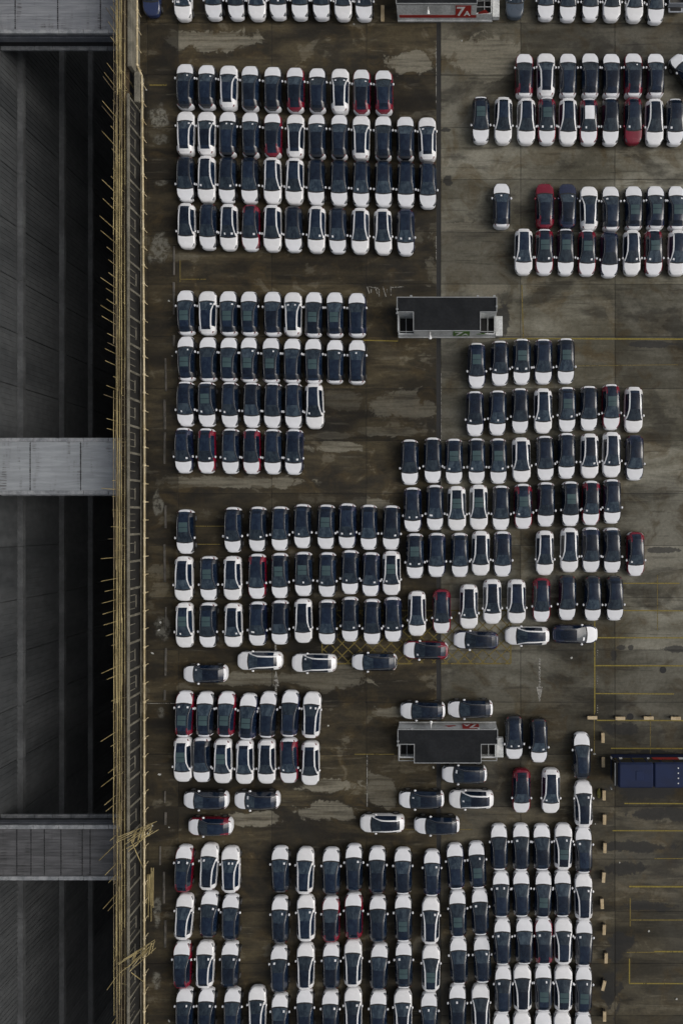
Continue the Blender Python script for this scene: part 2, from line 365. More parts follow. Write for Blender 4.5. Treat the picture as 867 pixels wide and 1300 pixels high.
for k in range(-10, 30):
    for sg in (1, -1):
        xa = hx0 + k * 15.5; pts = []
        # clip the diagonal to the box
        x_s, x_e = xa, xa + (hy1 - hy0)
        ts = [0.0, 1.0]
        ts[0] = max(0.0, (hx0 - x_s) / (x_e - x_s)); ts[1] = min(1.0, (hx1 - x_s) / (x_e - x_s))
        if ts[1] - ts[0] < 0.05: continue
        ya, yb = (hy0, hy1) if sg == 1 else (hy1, hy0)
        hat.append((x_s + (x_e - x_s) * ts[0], ya + (yb - ya) * ts[0], x_s + (x_e - x_s) * ts[1], ya + (yb - ya) * ts[1], sg))
for x0, y0, x1, y1, sg in hat:
    sheet('hatch_line', [strip(x0, y0, x1, y1, 1.3)], M['yellow_faint'], 0.006 if sg == 1 else 0.010)
for q in [(409, 842.5, 524, 842.5), (560, 842.5, 648, 842.5), (409, 775, 648, 775), (409, 776, 409, 842), (648, 776, 648, 842)]:
    sheet('hatch_border', [strip(*q, 1.7)], M['yellow_faint'], 0.014)
def arrow(x, y_tail, y_tip):
    sg = 1 if y_tip > y_tail else -1; hb = y_tip - sg * 19
    mb = MB().add([P(*q) + Vector((0, 0, 0.006)) for q in ((x - 1.1, y_tail), (x + 1.1, y_tail), (x + 1.1, hb), (x - 1.1, hb))], [(0, 1, 2, 3)])
    mb.add([P(*q) + Vector((0, 0, 0.006)) for q in ((x - 4, hb), (x + 4, hb), (x + 0.4, y_tip), (x - 0.4, y_tip))], [(0, 1, 2, 3)])
    mb.build('lane_arrow', M['whiteline'], deck)
arrow(684.5, 836, 891); arrow(350.5, 915, 852)
for yy in (825, 858, 895):
    sheet('bay_number', [[(757.5, yy + 3 * k), (758.6, yy + 3 * k), (758.6, yy + 3 * k + 1.3), (757.5, yy + 3 * k + 1.3)] for k in range(4)], M['whiteline'])
sheet('worn_white_bar', [strip(641, 737, 641, 744, 1.5), strip(633, 741, 650, 741, 1.5)], M['whiteline'])
sheet('worn_white_bar', [strip(350, 818, 350, 826, 2.2)], M['whiteline'])
sheet('chalk_scribble', [strip(466 + 5 * k, 364 + (k % 2) * 3, 468 + 5 * k + random.uniform(-2, 3), 372 + random.uniform(-3, 5), 1.1) for k in range(7)] + [strip(497, 365, 513, 364, 1.0), strip(468, 364, 480, 366, 1.0)], M['whiteline'])

# ------------------------------------------------------------------ broken kerb along the scaffold side
kb = empty('broken_kerb', P(213, 700)); tag(kb, 'low broken concrete kerb running beside the scaffolded parapet', 'kerb')
def kerb_piece(x, y0, y1, wpx=2.6, h=0.10):
    a, b = P(x, y0), P(x, y1); n = max(1, int((a.y - b.y) / 2.4)); L = (a.y - b.y) / n
    for k in range(n):
        mb = MB().box((0, 0, h / 2 - 0.02), (wpx / S * random.uniform(0.7, 1.15), L * random.uniform(0.86, 0.985), h + 0.04))
        o = mb.build('kerb_stone', M['kerb'], kb, bevel=0.03)
        o.location = Vector((a.x + random.uniform(-.04, .04), a.y - (k + 0.5) * L, 0)) - kb.location; o.rotation_euler.z = random.uniform(-.02, .02)
for x, y0, y1 in [(211, 452, 500), (210, 505, 590), (211, 640, 672), (210, 690, 740), (211, 770, 800), (211, 822, 858), (210, 875, 890), (210, 1003, 1020), (210.5, 1030, 1048), (204, 1072, 1100), (209, 1105, 1148), (210, 1165, 1205), (221.5, 312, 350), (221.5, 358, 400), (221.5, 425, 440)]:
    kerb_piece(x, y0, y1)

# ------------------------------------------------------------------ parapet, handrail, bamboo scaffold
PX0 = EDGE + 0.32
par = empty('parapet_wall', (PX0, 0, 0)); tag(par, 'tall grey concrete parapet of posts and dark recessed bays', 'parapet')
def ppart(name, a, b, mat, bevel=0.02):
    mb = MB().span((a[0] - PX0, a[1], a[2]), (b[0] - PX0, b[1], b[2])); return mb.build(name, mat, par, bevel=bevel)
Y_TOP = P(172, 118, 2.8).y                                  # bays start here, solid wall beyond
ppart('back_wall', (PX0, -78, 0.002), (PX0 + 0.06, Y_TOP, 2.55), M['bitumen'])  # near-black wall colour stands in for shade inside the bays
ppart('top_rail', (PX0 - 0.02, -78, 2.56), (PX0 + 0.20, Y_TOP, 2.80), M['conc'])
ppart('foot_rail', (PX0 + 0.19, -78, 0.002), (PX0 + 0.27, Y_TOP, 0.18), M['conc'])
post_me = MB().span((0, -0.11, 0.004), (0.18, 0.11, 2.555)).mesh('post', M['conc'])
mull_me = MB().span((0.062, -0.035, 1.25), (0.15, 0.035, 2.555)).mesh('mullion', M['conc'])
cross_me = MB().span((0.07, -0.62, 1.17), (0.15, 0.62, 1.248)).mesh('cross_bar', M['conc'])
yb = Y_TOP - 0.3; k = 0
while yb > -76:
    o = bpy.data.objects.new('post', post_me); o.location = (0, yb, 0); link(o, par)
    for t in (0.33, 0.66) if k % 3 else (0.25, 0.5, 0.75):
        o = bpy.data.objects.new('mullion', mull_me); o.location = (0, yb - 2.7 * t, 0); link(o, par)
    if k % 2 == 0 or k % 5 == 1:
        o = bpy.data.objects.new('cross_bar', cross_me); o.location = (0, yb - 1.35, random.choice((0, 0, -0.25))); link(o, par)
    yb -= 2.7; k += 1
ya = P(168, 84, 2.05).y
ppart('solid_wall', (PX0 - 0.30, ya, 0.002), (PX0 + 0.12, 78, 2.05), M['conc'], 0.04)
ppart('stepped_wall', (PX0 + 0.0, Y_TOP + 0.05, 0.002), (PX0 + 0.56, ya - 0.02, 1.2), M['conc'], 0.04)

# cream handrail on the roof side of the parapet
hr = empty('handrail', P(183.5, 660)); tag(hr, 'cream yellow pipe handrail on short posts along the parapet', 'handrail')
RZ = 0.95
segs = [((183.5, 1400), (183.6, 900)), ((183.6, 900), (183.8, 560)), ((183.8, 560), (182.2, 300)), ((182.2, 300), (181.0, 130)), ((181.0, 130), (180.5, 96)), ((180.5, 96), (174.5, 84)), ((174.5, 84), (174.5, -120))]
for (a, b) in segs:
    pa, pb = P(*a, RZ) - hr.location, P(*b, RZ) - hr.location
    dv = (pb - pa).normalized() * 0.03
    MB().tube(pa - dv, pb + dv, 0.10, 10).build('rail_pipe', M['railpaint'], hr, smooth=True)
rp = MB().tube((0, 0, 0.002), (0, 0, RZ - 0.02), 0.05, 8).tube((-0.15, 0, RZ - 0.02), (0.15, 0, RZ - 0.02), 0.055, 8).tube((0, -0.10, RZ), (0, 0.10, RZ), 0.135, 10).mesh('rail_post', M['railpaint'])
yy = 1330.0
while yy > -60:
    for (a, b) in segs:
        if b[1] <= yy <= a[1]:
            t = (yy - a[1]) / (b[1] - a[1]); q = P(a[0] + (b[0] - a[0]) * t, yy, RZ); o = bpy.data.objects.new('rail_post', rp)
            o.location = Vector((q.x, q.y, 0)) - Vector((hr.location.x, hr.location.y, 0)); link(o, hr); break
    yy -= 23.1

# bamboo scaffold
SXO, SXI = -32.47, -31.74
sc = empty('bamboo_scaffold', (SXO, 0, -8)); tag(sc, 'bamboo pole scaffold rising past the parapet over the dark alley', 'scaffold')
def unit_pole(n=7):
    mb = MB(); mb.tube((0, 0, 0), (0, 0, 1), 1.0, n, 0, 0.75); return mb
pole_me = unit_pole().mesh('bamboo_pole', M['bamboo'], True); pole_old = unit_pole().mesh('bamboo_pole', M['bamboo_old'], True)
def pole(a, b, r=0.045, name='bamboo_pole', parent=None, old=False):
    parent = parent or sc
    a = Vector(a) - parent.location; b = Vector(b) - parent.location; dv = b - a
    o = bpy.data.objects.new(name, pole_old if old else pole_me); o.location = a
    o.rotation_mode = 'QUATERNION'; o.rotation_quaternion = dv.to_track_quat('Z', 'Y'); o.scale = (r, r, dv.length)
    return link(o, parent)
y = -60.0
while y < 66:
    top = random.choice((2.9, 3.2, 3.6, 4.4, 5.0, 5.4, 5.8)) + random.uniform(-.2, .2)
    if random.random() < 0.9:
        pole((SXO + random.uniform(-.05, .05), y, -8), (SXO + random.uniform(-.10, .06), y + random.uniform(-.18, .18), top), 0.046, old=random.random() < .15)
    if random.random() < 0.75:
        pole((SXI + random.uniform(-.06, .02), y + 0.3, -8), (SXI + random.uniform(-.12, .0), y + 0.3 + random.uniform(-.1, .1), random.uniform(2.2, 3.0)), 0.042, old=random.random() < .5)
    y += random.uniform(0.75, 1.25)
lev = [(SXO - .06, 2.95), (SXO + .06, 2.55), (SXO - .05, 2.1), (SXO + .16, 2.9), (SXO + .08, 1.5), (SXI - .10, 2.75), (SXI + .02, 2.35), (SXO + .3, 2.4), (SXO, 0.6), (SXO + .22, 2.7), (SXI - .22, 2.6), (SXO - .02, 1.1), (SXI - .12, 1.9), (SXI + .12, 2.6), (SXO + .42, 2.75), (SXI - .2, -1.0)]
for x, z in lev:
    y = -62 + random.uniform(0, 3)
    while y < 66:
        L = random.uniform(5.8, 7.4)
        if random.random() < (0.97 if z > 2 else 0.8):
            pole((x + random.uniform(-.03, .03), y, z + random.uniform(-.05, .05)), (x + random.uniform(-.03, .03), y + L, z + random.uniform(-.05, .05)), random.uniform(0.032, 0.05), 'ledger_pole', old=(z < 1.6 or random.random() < .35))
        y += L - random.uniform(.3, .8)
y = -60.0
while y < 66:
    pole((SXO - random.uniform(0.0, .25), y, 2.3), (SXI + random.uniform(.0, .3), y + random.uniform(-.25, .25), 2.35), 0.04, 'transom_pole', old=random.random() < .5)
    if random.random() < .4: pole((SXO - .05, y, 0.2), (SXO + .15, y + random.uniform(1.5, 2.6) * random.choice((-1, 1)), 2.7), 0.035, 'brace_pole')
    y += random.uniform(1.6, 2.6)
y = -62.0
while y < 66:                                                  # walkway boards between the two rows of poles
    L = random.uniform(2.6, 3.4)
    for xo in (0.06, 0.31, 0.56):
        mb = MB().span((xo, y, 9.35 + random.uniform(-.02, .02)), (xo + 0.23, y + L - 0.04, 9.41 + random.uniform(0, .02)))
        mb.build('walkway_board', M['board'], sc)
    y += L
# two bundles of bamboo hauled over the parapet and a loose pile on the deck
def bundle(label, p0, p1, n, spread, z0, z1, brace):
    e = empty('bamboo_bundle', P(*p1, z1)); tag(e, label, 'bamboo', 'bamboo bundles tied across the parapet')
    for k in range(n):
        t = (k / (n - 1) - .5) * spread
        q0 = P(p0[0] + random.uniform(-3, 3) + (random.random() ** 2) * 26, p0[1] + t * 1.15 + random.uniform(-2, 2), z0 + random.uniform(-.15, .15))
        q1 = P(p1[0] + random.uniform(-9, 2), p1[1] + t * 0.85 + random.uniform(-2, 2), z1 + random.uniform(-.1, .2))
        pole(q0, q1, 0.045, parent=e)
    for k in range(9):
        t = random.uniform(.35, .9); c0 = P(p0[0] + (p1[0] - p0[0]) * t, p0[1] + (p1[1] - p0[1]) * t + spread / 2, z0 + (z1 - z0) * t + .1); c1 = P(p0[0] + (p1[0] - p0[0]) * t + 4, p0[1] + (p1[1] - p0[1]) * t - spread / 2, z0 + (z1 - z0) * t + .1)
        pole(c0, c1, 0.04, parent=e)
    pole(P(*brace[0], 2.9), P(*brace[1], 0.25), 0.05, 'brace_pole', parent=e)
bundle('bundle of bamboo poles across parapet level with sooty bridge', (147, 1071), (201, 1049), 8, 15, 3.3, 2.2, ((168, 1070), (183, 1104)))
bundle('bundle of bamboo poles across parapet away from the bridges', (147, 1226), (198, 1200), 8, 15, 3.3, 2.2, ((158, 1228), (182, 1246)))
lp = empty('bamboo_pile', P(192, 1135)); tag(lp, 'loose bamboo poles lying on deck beside the cream handrail', 'bamboo')
for k in range(7):
    xx = 187.5 + k * 1.3; pole(P(xx + random.uniform(-.6, .6), 1098 + random.uniform(0, 14), 0.07 + .03 * (k % 3)), P(xx + random.uniform(-.8, .8) - 1, 1160 + random.uniform(-16, 16), 0.07 + .03 * (k % 3)), 0.05, parent=lp)

# ------------------------------------------------------------------ the building across the alley and the bridges
FX = -48.0
ob = empty('warehouse_building', (FX, 0, -34)); tag(ob, 'dark ribbed warehouse wall with pale floor ledges across alley', 'building')
MB().span((-30, -90, 0.02), (-0.4, 90, 36)).build('wall', M['clad'], ob)
pan = MB().span((-0.39, -2.96, 0), (-0.2, 2.96, 1))
for k in range(10): pan.span((-0.2, -2.9 + k * .6, 0), (-0.15, -2.62 + k * .6, 1))
levels = [0.4, 9.9, 17.2, 26.0, 35.6]
pme = {}
for a, b in zip(levels[:-1], levels[1:]):
    mb = MB(); mb.v = [(x, y_, a + .5 + z * (b - a - .55)) for x, y_, z in pan.v]; mb.f = pan.f[:]; mb.m = pan.m[:]
    me = mb.mesh('cladding_panel', M['clad'])
    for k in range(-14, 15):
        o = bpy.data.objects.new('cladding_panel', me); o.location = (0, k * 6.0, 0); link(o, ob)
for z in levels[1:4]:
    for k in range(-14, 15):
        MB().span((-0.38, k * 6 - 2.985, z - 0.06), (0.42, k * 6 + 2.985, z + .46)).build('floor_ledge', M['ledge'], ob)

def bridge(label, y0, y1, z, mat, joints, drop=2.7):
    cy = (y0 + y1) / 2; hw = abs(y1 - y0) / 2; x0, x1 = FX - 0.5, EDGE - 1.05
    b = empty('roofed_bridge', (x0, cy, z)); tag(b, label, 'bridge', 'bridges over the alley'); L = x1 - x0
    MB().span((0, -hw + .35, -drop), (L, hw - .35, -0.06)).build('girder', M['bridge_gap'], b)
    js = [0.0] + sorted(j - x0 for j in joints) + [L]
    for a, c in zip(js[:-1], js[1:]):
        mb = MB().span((a + .03, -hw + .42, -.05), (c - .03, hw - .42, 0.0)); n = int((hw - .42) * 2 / .34)
        for k in range(n): mb.span((a + .03, -hw + .46 + k * .34, 0.0), (c - .03, -hw + .51 + k * .34, .026))
        mb.build('roof_panel', mat, b)
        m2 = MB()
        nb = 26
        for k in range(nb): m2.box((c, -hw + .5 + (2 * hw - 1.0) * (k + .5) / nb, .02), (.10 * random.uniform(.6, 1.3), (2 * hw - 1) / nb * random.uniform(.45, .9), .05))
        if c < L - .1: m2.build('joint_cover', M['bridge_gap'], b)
    for s in (-1, 1):
        nseg = 6
        for k in range(nseg):
            MB().span((L * k / nseg + .02, s * (hw - .41), -.25), (L * (k + 1) / nseg - .02, s * hw, .10 + random.uniform(0, .02))).build('gutter', M['bridge_edge'], b, bevel=.02)
        MB().span((0, s * (hw - .34), -1.35), (L, s * (hw - .02), -.62)).build('fascia_beam', M['bridge_side'], b, bevel=.02)
        for k in range(8):
            MB().span((L * k / 8 + .03, s * (hw - .34), -drop - .02), (L * (k + 1) / 8 - .03, s * (hw + .04), -drop + .22)).build('edge_plate', M['bridge_edge'], b)
zb = -2.0; kk = (H - zb) / (H * S)
jx_ = lambda *xs: [(x - NX) * kk for x in xs]
bridge('grey roofed bridge with heavy side beams, farthest from timber blocks', (NY - 43) * kk, (NY + 40) * kk, zb, M['bridge_a'], jx_(-10, 20, 74, 128))
bridge('palest roofed bridge with dark streaks between two greyer bridges', (NY - 628) * kk, (NY - 556) * kk, zb, M['bridge_b'], jx_(-8, 39, 103))
bridge('sooty dark roofed bridge meeting the parapet at bamboo bundle', (NY - 1117) * kk, (NY - 1047) * kk, zb, M['bridge_c'], jx_(-5, 22, 40, 57, 78, 105, 115))

# ------------------------------------------------------------------ stair huts
def text_mesh(body, size, mat, name):
    c = bpy.data.curves.new(name, 'FONT'); c.body = body; c.size = size; c.align_x = 'CENTER'; c.align_y = 'CENTER'; c.extrude = 0.006; c.offset = 0.03
    t = bpy.data.objects.new(name, c); COL.objects.link(t)
    dg = bpy.context.evaluated_depsgraph_get(); me = bpy.data.meshes.new_from_object(t.evaluated_get(dg))
    bpy.data.objects.remove(t); me.materials.clear(); me.materials.append(mat); return me
def hut(label, x0, x1, yn, ys, signside, signmat, notches=(-1, 1), stripe=False, clutter=False, sign_x=None, sign_w=1.65):
    """x0,x1 west/east px; yn/ys north/south px of the footprint"""
    a, b = P(x0, yn), P(x1, ys); L = b.x - a.x; W = a.y - b.y; cx, cy = (a.x + b.x) / 2, (a.y + b.y) / 2
    e = empty('stair_hut', (cx, cy, 0)); tag(e, label, 'stair hut', 'stair huts on the deck')
    hx, hy = L / 2, W / 2; nl, nd = 1.62, 1.85; t = .14; HT = 2.4
    MB().span((-hx - .02, -hy - .10, 0.002), (hx + .02, hy + .10, 0.20)).build('plinth', M['hutwall'], e, bevel=.02)
    zl = hx - nl if 1 in notches else hx; zw = -hx + nl if -1 in notches else -hx
    ym = -hy + nd
    def wall(p, q, z0=.203, z1=HT, name='wall', mat='hutwall'): return MB().span((*p, z0), (*q, z1)).build(name, M[mat], e)
    wall((-hx, hy - t), (hx, hy)); wall((zw + t, -hy), (zl - t, -hy + t))
    wall((-hx, (ym if -1 in notches else -hy)), (-hx + t, hy - t)); wall((hx - t, (ym if 1 in notches else -hy)), (hx, hy - t))
    for s, has in ((-1, -1 in notches), (1, 1 in notches)):
        if not has: continue
        xi = zw if s < 0 else zl
        wall((min(xi, xi - s * t), -hy), (max(xi, xi - s * t), ym + t)); xa, xb = sorted((s * hx - s * t, xi)); wall((xa, ym), (xb, ym + t))
        # open stair well behind a low wall
        wall((min(xi, s * hx), -hy), (max(xi, s * hx), -hy + t), .203, 1.05, 'low_wall'); wall((min(s * hx, s * (hx - t)), -hy + t), (max(s * hx, s * (hx - t)), ym), .203, 1.05, 'low_wall')
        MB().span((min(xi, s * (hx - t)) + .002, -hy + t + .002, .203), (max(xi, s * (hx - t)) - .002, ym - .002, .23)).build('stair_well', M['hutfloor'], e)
        MB().tube(((xi + s * hx) / 2, -hy + t, 1.0), ((xi + s * hx) / 2, ym, 1.0), .035).build('well_bar', M['steelrail'], e)
        MB().tube((xi, -hy + .05, 2.0), (s * (hx - .05), -hy + .05, 2.0), .04).build('top_rail', M['steelrail'], e)
        MB().tube((s * (hx - .05), -hy + .05, 1.05), (s * (hx - .05), -hy + .05, 2.04), .04).build('rail_post', M['steelrail'], e)
        MB().tube((s * (hx - .05), -hy + .05, 2.0), (s * (hx - .05), ym, 2.0), .04).build('top_rail', M['steelrail'], e)
    # roof: T shaped membrane sunk inside a thin rim
    poly = [(-hx, hy), (-hx, ym if -1 in notches else -hy)]
    if -1 in notches: poly += [(zw, ym), (zw, -hy)]
    if 1 in notches: poly += [(zl, -hy), (zl, ym), (hx, ym)]
    else: poly += [(hx, -hy)]
    poly += [(hx, hy)]
    MB().prism([(x * .999, y_ * .998) for x, y_ in poly], HT + .003, HT + .09).build('roof', M['hutroof'], e)
    rim = MB()
    for p, q in zip(poly, poly[1:] + poly[:1]):
        if abs(p[0] - q[0]) < 1e-6: rim.span((p[0] - .035, min(p[1], q[1]) - .03, HT + .01), (p[0] + .035, max(p[1], q[1]) + .03, HT + .17))
        else: rim.span((min(p[0], q[0]) + .04, p[1] - .035, HT + .011), (max(p[0], q[0]) - .04, p[1] + .035, HT + .168))
    rim.build('roof_rim', M['steelrail'], e)
    MB().span((hx + .03, -hy - .05, .21), (hx + .72, ym + .1, .75)).build('side_ledge', M['hutwall'], e, bevel=.03)
    # lamps on the rim
    for (lx, ly) in ((-hx * .72, hy), (hx * .62, hy), (hx * .95, hy), (-hx, hy * .3), (hx, hy * .45), (-hx, -hy * .1 if -1 not in notches else hy * .05)):
        MB().box((lx, ly + (.12 if abs(ly - hy) < .01 else 0), HT + .1), (.22, .18, .16)).build('lamp_box', M['steelrail'], e, bevel=.03)
    # sign
    sg = 1 if signside == 'N' else -1
    sx = (hx * .12 if sign_x is None else sign_x); zc = 1.38; yw = sg * hy
    sbd = MB().span((sx - sign_w / 2, yw, zc - .80), (sx + sign_w / 2, yw + sg * .035, zc + .90)).build('sign_board', M[signmat], e); sbd['label'] = ('red' if signmat == 'signred' else 'green') + ' sign board with white 7A'
    for body, size, ox, oz in (('7', 1.75, -.28, 0.05), ('A', .90, .38, -.22)):
        tm = text_mesh(body, size, M['signwhite'], 'sign_lettering'); o = bpy.data.objects.new('sign_lettering', tm)
        o.location = (sx - sg * ox, yw + sg * .045, zc + oz); o.rotation_euler = (R(90), 0, R(180) if sg > 0 else 0); link(o, sbd)
    MB().add([(sx - sg * 2.6, yw + sg * .02, 1.2), (sx - sg * 2.2, yw + sg * .02, 1.75), (sx - sg * 1.5, yw + sg * .02, 1.3), (sx - sg * 1.5, yw + sg * .02, 1.1)], [(0, 1, 2, 3), (3, 2, 1, 0)][:1]).build('wall_graphic', M[signmat], e)
    MB().span((-hx + .2, yw, .32 if not stripe else .55), (hx - nl if 1 in notches else hx - .2, yw + sg * .022, .46 if not stripe else .92)).build('wall_stripe', M['signred'] if stripe else M['steelrail'], e)
    # floodlight
    q = -1.65
    fl = MB().tube((q, yw + sg * .003, 2.15), (q, yw + sg * .45, 2.2), .035); fl.tube((q, yw + sg * .40, 2.25), (q, yw + sg * .62, 2.0), .06, 10, 0, .16)
    fl.build('floodlight', M['signwhite'], e)
    if clutter:
        for k in range(5):
            MB().box((-1.5 + k * .9, hy * .1 + random.uniform(-.3, .2), HT + .17 + .02 * k), (random.uniform(1.2, 3.0), .12, .08), random.uniform(-.3, .3)).build('roof_plank', M['board'], e)
        for k in range(3):
            MB().box((.9 + k * .75, -.55 - .1 * k, HT + .16 + .05 * k), (1.6, .7, .12), random.uniform(-.25, .25)).build('roof_tarpaulin', M['olive'], e, bevel=.03)
    return e
hut('white stair hut with red stripe and large 7A sign', 505, 624, -18, 27, 'S', 'signred', notches=(1,), stripe=True, clutter=True, sign_x=1.85, sign_w=1.55)
hut('white stair hut with green sign and black roof', 506, 628, 387, 428, 'S', 'signgreen', sign_x=1.45)
hut('black roofed stair hut with red sign beside two sideways cars', 507, 629, 917, 958, 'N', 'signred', sign_x=2.3)
# ------------------------------------------------------------------ cars
ST = [2.27, 2.255, 2.21, 2.15, 2.10, 2.0, 1.85, 1.8, 1.7, 1.6, 1.5, 1.38, 1.25, 1.15, 1.07, .95, .8, .7, .5, .3, .05, -.2, -.5, -.8, -1.0, -1.1, -1.25, -1.38, -1.5, -1.55, -1.65, -1.78, -1.9, -1.95, -2.0, -2.1, -2.15, -2.2, -2.245, -2.27]
def tab(*p):
    p = sorted(p)
    def f(x):
        if x <= p[0][0]: return p[0][1]
        for (x0, y0), (x1, y1) in zip(p, p[1:]):
            if x <= x1: return y0 + (y1 - y0) * (x - x0) / (x1 - x0)
        return p[-1][1]
    return f
fW = tab((2.27, .30), (2.255, .42), (2.21, .54), (2.15, .62), (2.1, .67), (2.0, .75), (1.85, .83), (1.7, .88), (1.55, .90), (1.3, .91), (0, .915), (-1.5, .915), (-1.78, .89), (-1.95, .84), (-2.1, .74), (-2.2, .60), (-2.245, .48), (-2.27, .34))
fZc = tab((2.27, .60), (2.25, .70), (2.15, .80), (1.9, .90), (1.4, 1.0), (1.0, 1.07), (.95, 1.085), (.5, 1.33), (.05, 1.545), (-.4, 1.60), (-1.0, 1.575), (-1.55, 1.49), (-1.9, 1.24), (-2.0, 1.15), (-2.15, 1.10), (-2.2, 1.06), (-2.27, .80))
fSh = tab((2.27, .52), (2.15, .66), (1.9, .79), (1.4, .86), (0, .89), (-1.6, .93), (-1.95, .90), (-2.1, .85), (-2.2, .76), (-2.27, .60))
fBz = tab((2.27, .58), (2.15, .755), (1.9, .86), (1.4, .945), (1.0, .995), (0, 1.0), (-1.5, 1.06), (-2.0, 1.07), (-2.2, .99), (-2.27, .76))
fBw = tab((2.27, .26), (2.21, .46), (2.1, .57), (2.0, .65), (1.85, .74), (1.7, .80), (1.55, .835), (1.4, .855), (1.0, .865), (0, .865), (-1.4, .85), (-1.78, .80), (-1.95, .74), (-2.1, .64), (-2.2, .50), (-2.27, .28))
fR = tab((2.27, .22), (2.21, .39), (2.1, .48), (2.0, .57), (1.85, .67), (1.7, .735), (1.55, .77), (1.4, .79), (1.0, .80), (.95, .795), (.5, .70), (.05, .63), (-.5, .61), (-1.3, .585), (-1.6, .575), (-1.9, .60), (-2.1, .54), (-2.2, .42), (-2.27, .24))
fRz = tab((2.27, .59), (2.25, .68), (2.15, .785), (1.9, .885), (1.4, .985), (1.0, 1.05), (.95, 1.06), (.5, 1.28), (.05, 1.475), (-.5, 1.535), (-1.1, 1.50), (-1.55, 1.42), (-1.9, 1.19), (-2.0, 1.11), (-2.15, 1.07), (-2.2, 1.03), (-2.27, .78))
WX = 1.38
def section(x):
    W_ = fW(x); zb = .24
    if x > 2.1 or x < -2.1: zb = .30
    for wx in (WX, -WX):
        if abs(x - wx) < .41: zb = max(zb, .34 + math.sqrt(.41 ** 2 - (x - wx) ** 2))
    zm = max(.52, zb + .03); zs = max(fSh(x), zm + .02)
    if x > 2.1: zm = min(zm, fSh(x) - .06); zs = fSh(x)
    R_ = fR(x); cab = -1.95 < x < .96
    G_ = R_ - (.125 if x < .06 else .06 + .065 * (.95 - x) / .9) if cab else R_ * .93
    if x <= -1.5 and cab: G_ = R_ - .13
    zr, zc = fRz(x), fZc(x)
    half = [(W_ - .07, zb), (W_, zm), (W_ - .015, zs), (fBw(x), max(fBz(x), zs + .01)), (R_, max(zr, fBz(x) + .012)), (G_, zr + (zc - zr) * .42), (G_ * .5, zr + (zc - zr) * .9), (0, zc)]
    return half
def bow(x, y_):
    u = max(0.0, 1 - (y_ / .80) ** 2)
    return u * (.13 * max(0.0, 1 - abs(x - 1.0) / .95) - .10 * max(0.0, 1 - abs(x + 1.95) / .40))
def car_parts():
    secs = [section(x) for x in ST]; n = 15
    V = []
    for x, h in zip(ST, secs):
        L_h = [(x + (bow(x, y_) if k >= 4 else 0.0), y_, z) for k, (y_, z) in enumerate(h)]
        V += L_h + [(a_, -b_, c_) for a_, b_, c_ in reversed(L_h[:-1])]
    parts = {}
    def put(name, f): parts.setdefault(name, []).append(f)
    for i in range(len(ST) - 1):
        xm = (ST[i] + ST[i + 1]) / 2
        for j in range(n - 1):
            kx = j if j < 7 else 13 - j; L_ = j < 7
            if xm > 2.10: nm = 'front_bumper'
            elif xm > 1.98 and kx <= 1: nm = 'front_bumper'
            elif 1.8 < xm <= 2.10 and kx == 2: nm = 'headlight_l' if L_ else 'headlight_r'
            elif 1.07 < xm and kx >= 4: nm = 'bonnet'
            elif .95 < xm and kx >= 4: nm = 'cowl'
            elif .05 < xm < .95 and kx >= 5: nm = 'windscreen'
            elif -1.55 < xm < .05 and kx >= 5: nm = 'roof'
            elif -1.78 < xm < -1.55 and kx >= 5: nm = 'rear_window'
            elif -1.95 < xm <= -1.78 and kx >= 5: nm = 'spoiler'
            elif -1.5 < xm < .70 and kx == 3: nm = 'side_window_l' if L_ else 'side_window_r'
            elif xm < -1.95 and kx <= 2: nm = 'rear_bumper'
            elif -2.15 < xm < -1.95 and kx == 3: nm = 'tail_light_l' if L_ else 'tail_light_r'
            elif xm < -1.95 and kx >= 3: nm = 'tailgate'
            elif -1.25 < xm < .95 and kx == 4: nm = 'roof_rail_l' if L_ else 'roof_rail_r'
            else: nm = 'body'
            a = i * n + j; put(nm, (a, a + 1, a + n + 1, a + n))
        put('body', (i * n + n - 1, i * n, (i + 1) * n, (i + 1) * n + n - 1))          # floor pan
    put('front_bumper', tuple(range(n - 1, -1, -1))); put('rear_bumper', tuple((len(ST) - 1) * n + k for k in range(n)))
    # vertex normals of the whole shell so the panels shade as one surface
    me = bpy.data.meshes.new('shell'); me.from_pydata(V, [], [f for fs in parts.values() for f in fs])
    bm = bmesh.new(); bm.from_mesh(me); bmesh.ops.recalc_face_normals(bm, faces=bm.faces[:])
    bm.normal_update(); bm.faces.ensure_lookup_table(); bm.verts.ensure_lookup_table()
    polys = [tuple(v.index for v in f.verts) for f in bm.faces]; bm.free(); bpy.data.meshes.remove(me)
    out = {}; idx = 0
    for nm, fs in parts.items():
        sub = polys[idx:idx + len(fs)]; idx += len(fs); used = {}; vv = []; ff = []
        for f in sub:
            g_ = []
            for q in f:
                if q not in used: used[q] = len(vv); vv.append(V[q])
                g_.append(used[q])
            ff.append(tuple(g_))
        out[nm] = (vv, ff)
    return out
CP = car_parts()
MATKEY = {'front_bumper': 'film', 'bonnet': 'film', 'headlight_l': 'lamp', 'headlight_r': 'lamp', 'windscreen': 'screen', 'roof': 'glass', 'rear_window': 'glass', 'side_window_l': 'glass', 'side_window_r': 'glass', 'tail_light_l': 'tail', 'tail_light_r': 'tail', 'tailgate': 'film', 'cowl': 'rubber', 'spoiler': 'glass', 'roof_rail_l': 'black', 'roof_rail_r': 'black', 'rear_bumper': 'film', 'body': 'black'}
CM = {}
for nm, (vv, ff) in CP.items():
    mb = MB(); mb.add(vv, ff); CM[nm] = mb.mesh('car_' + nm, M[MATKEY[nm]], True)
mm = MB()
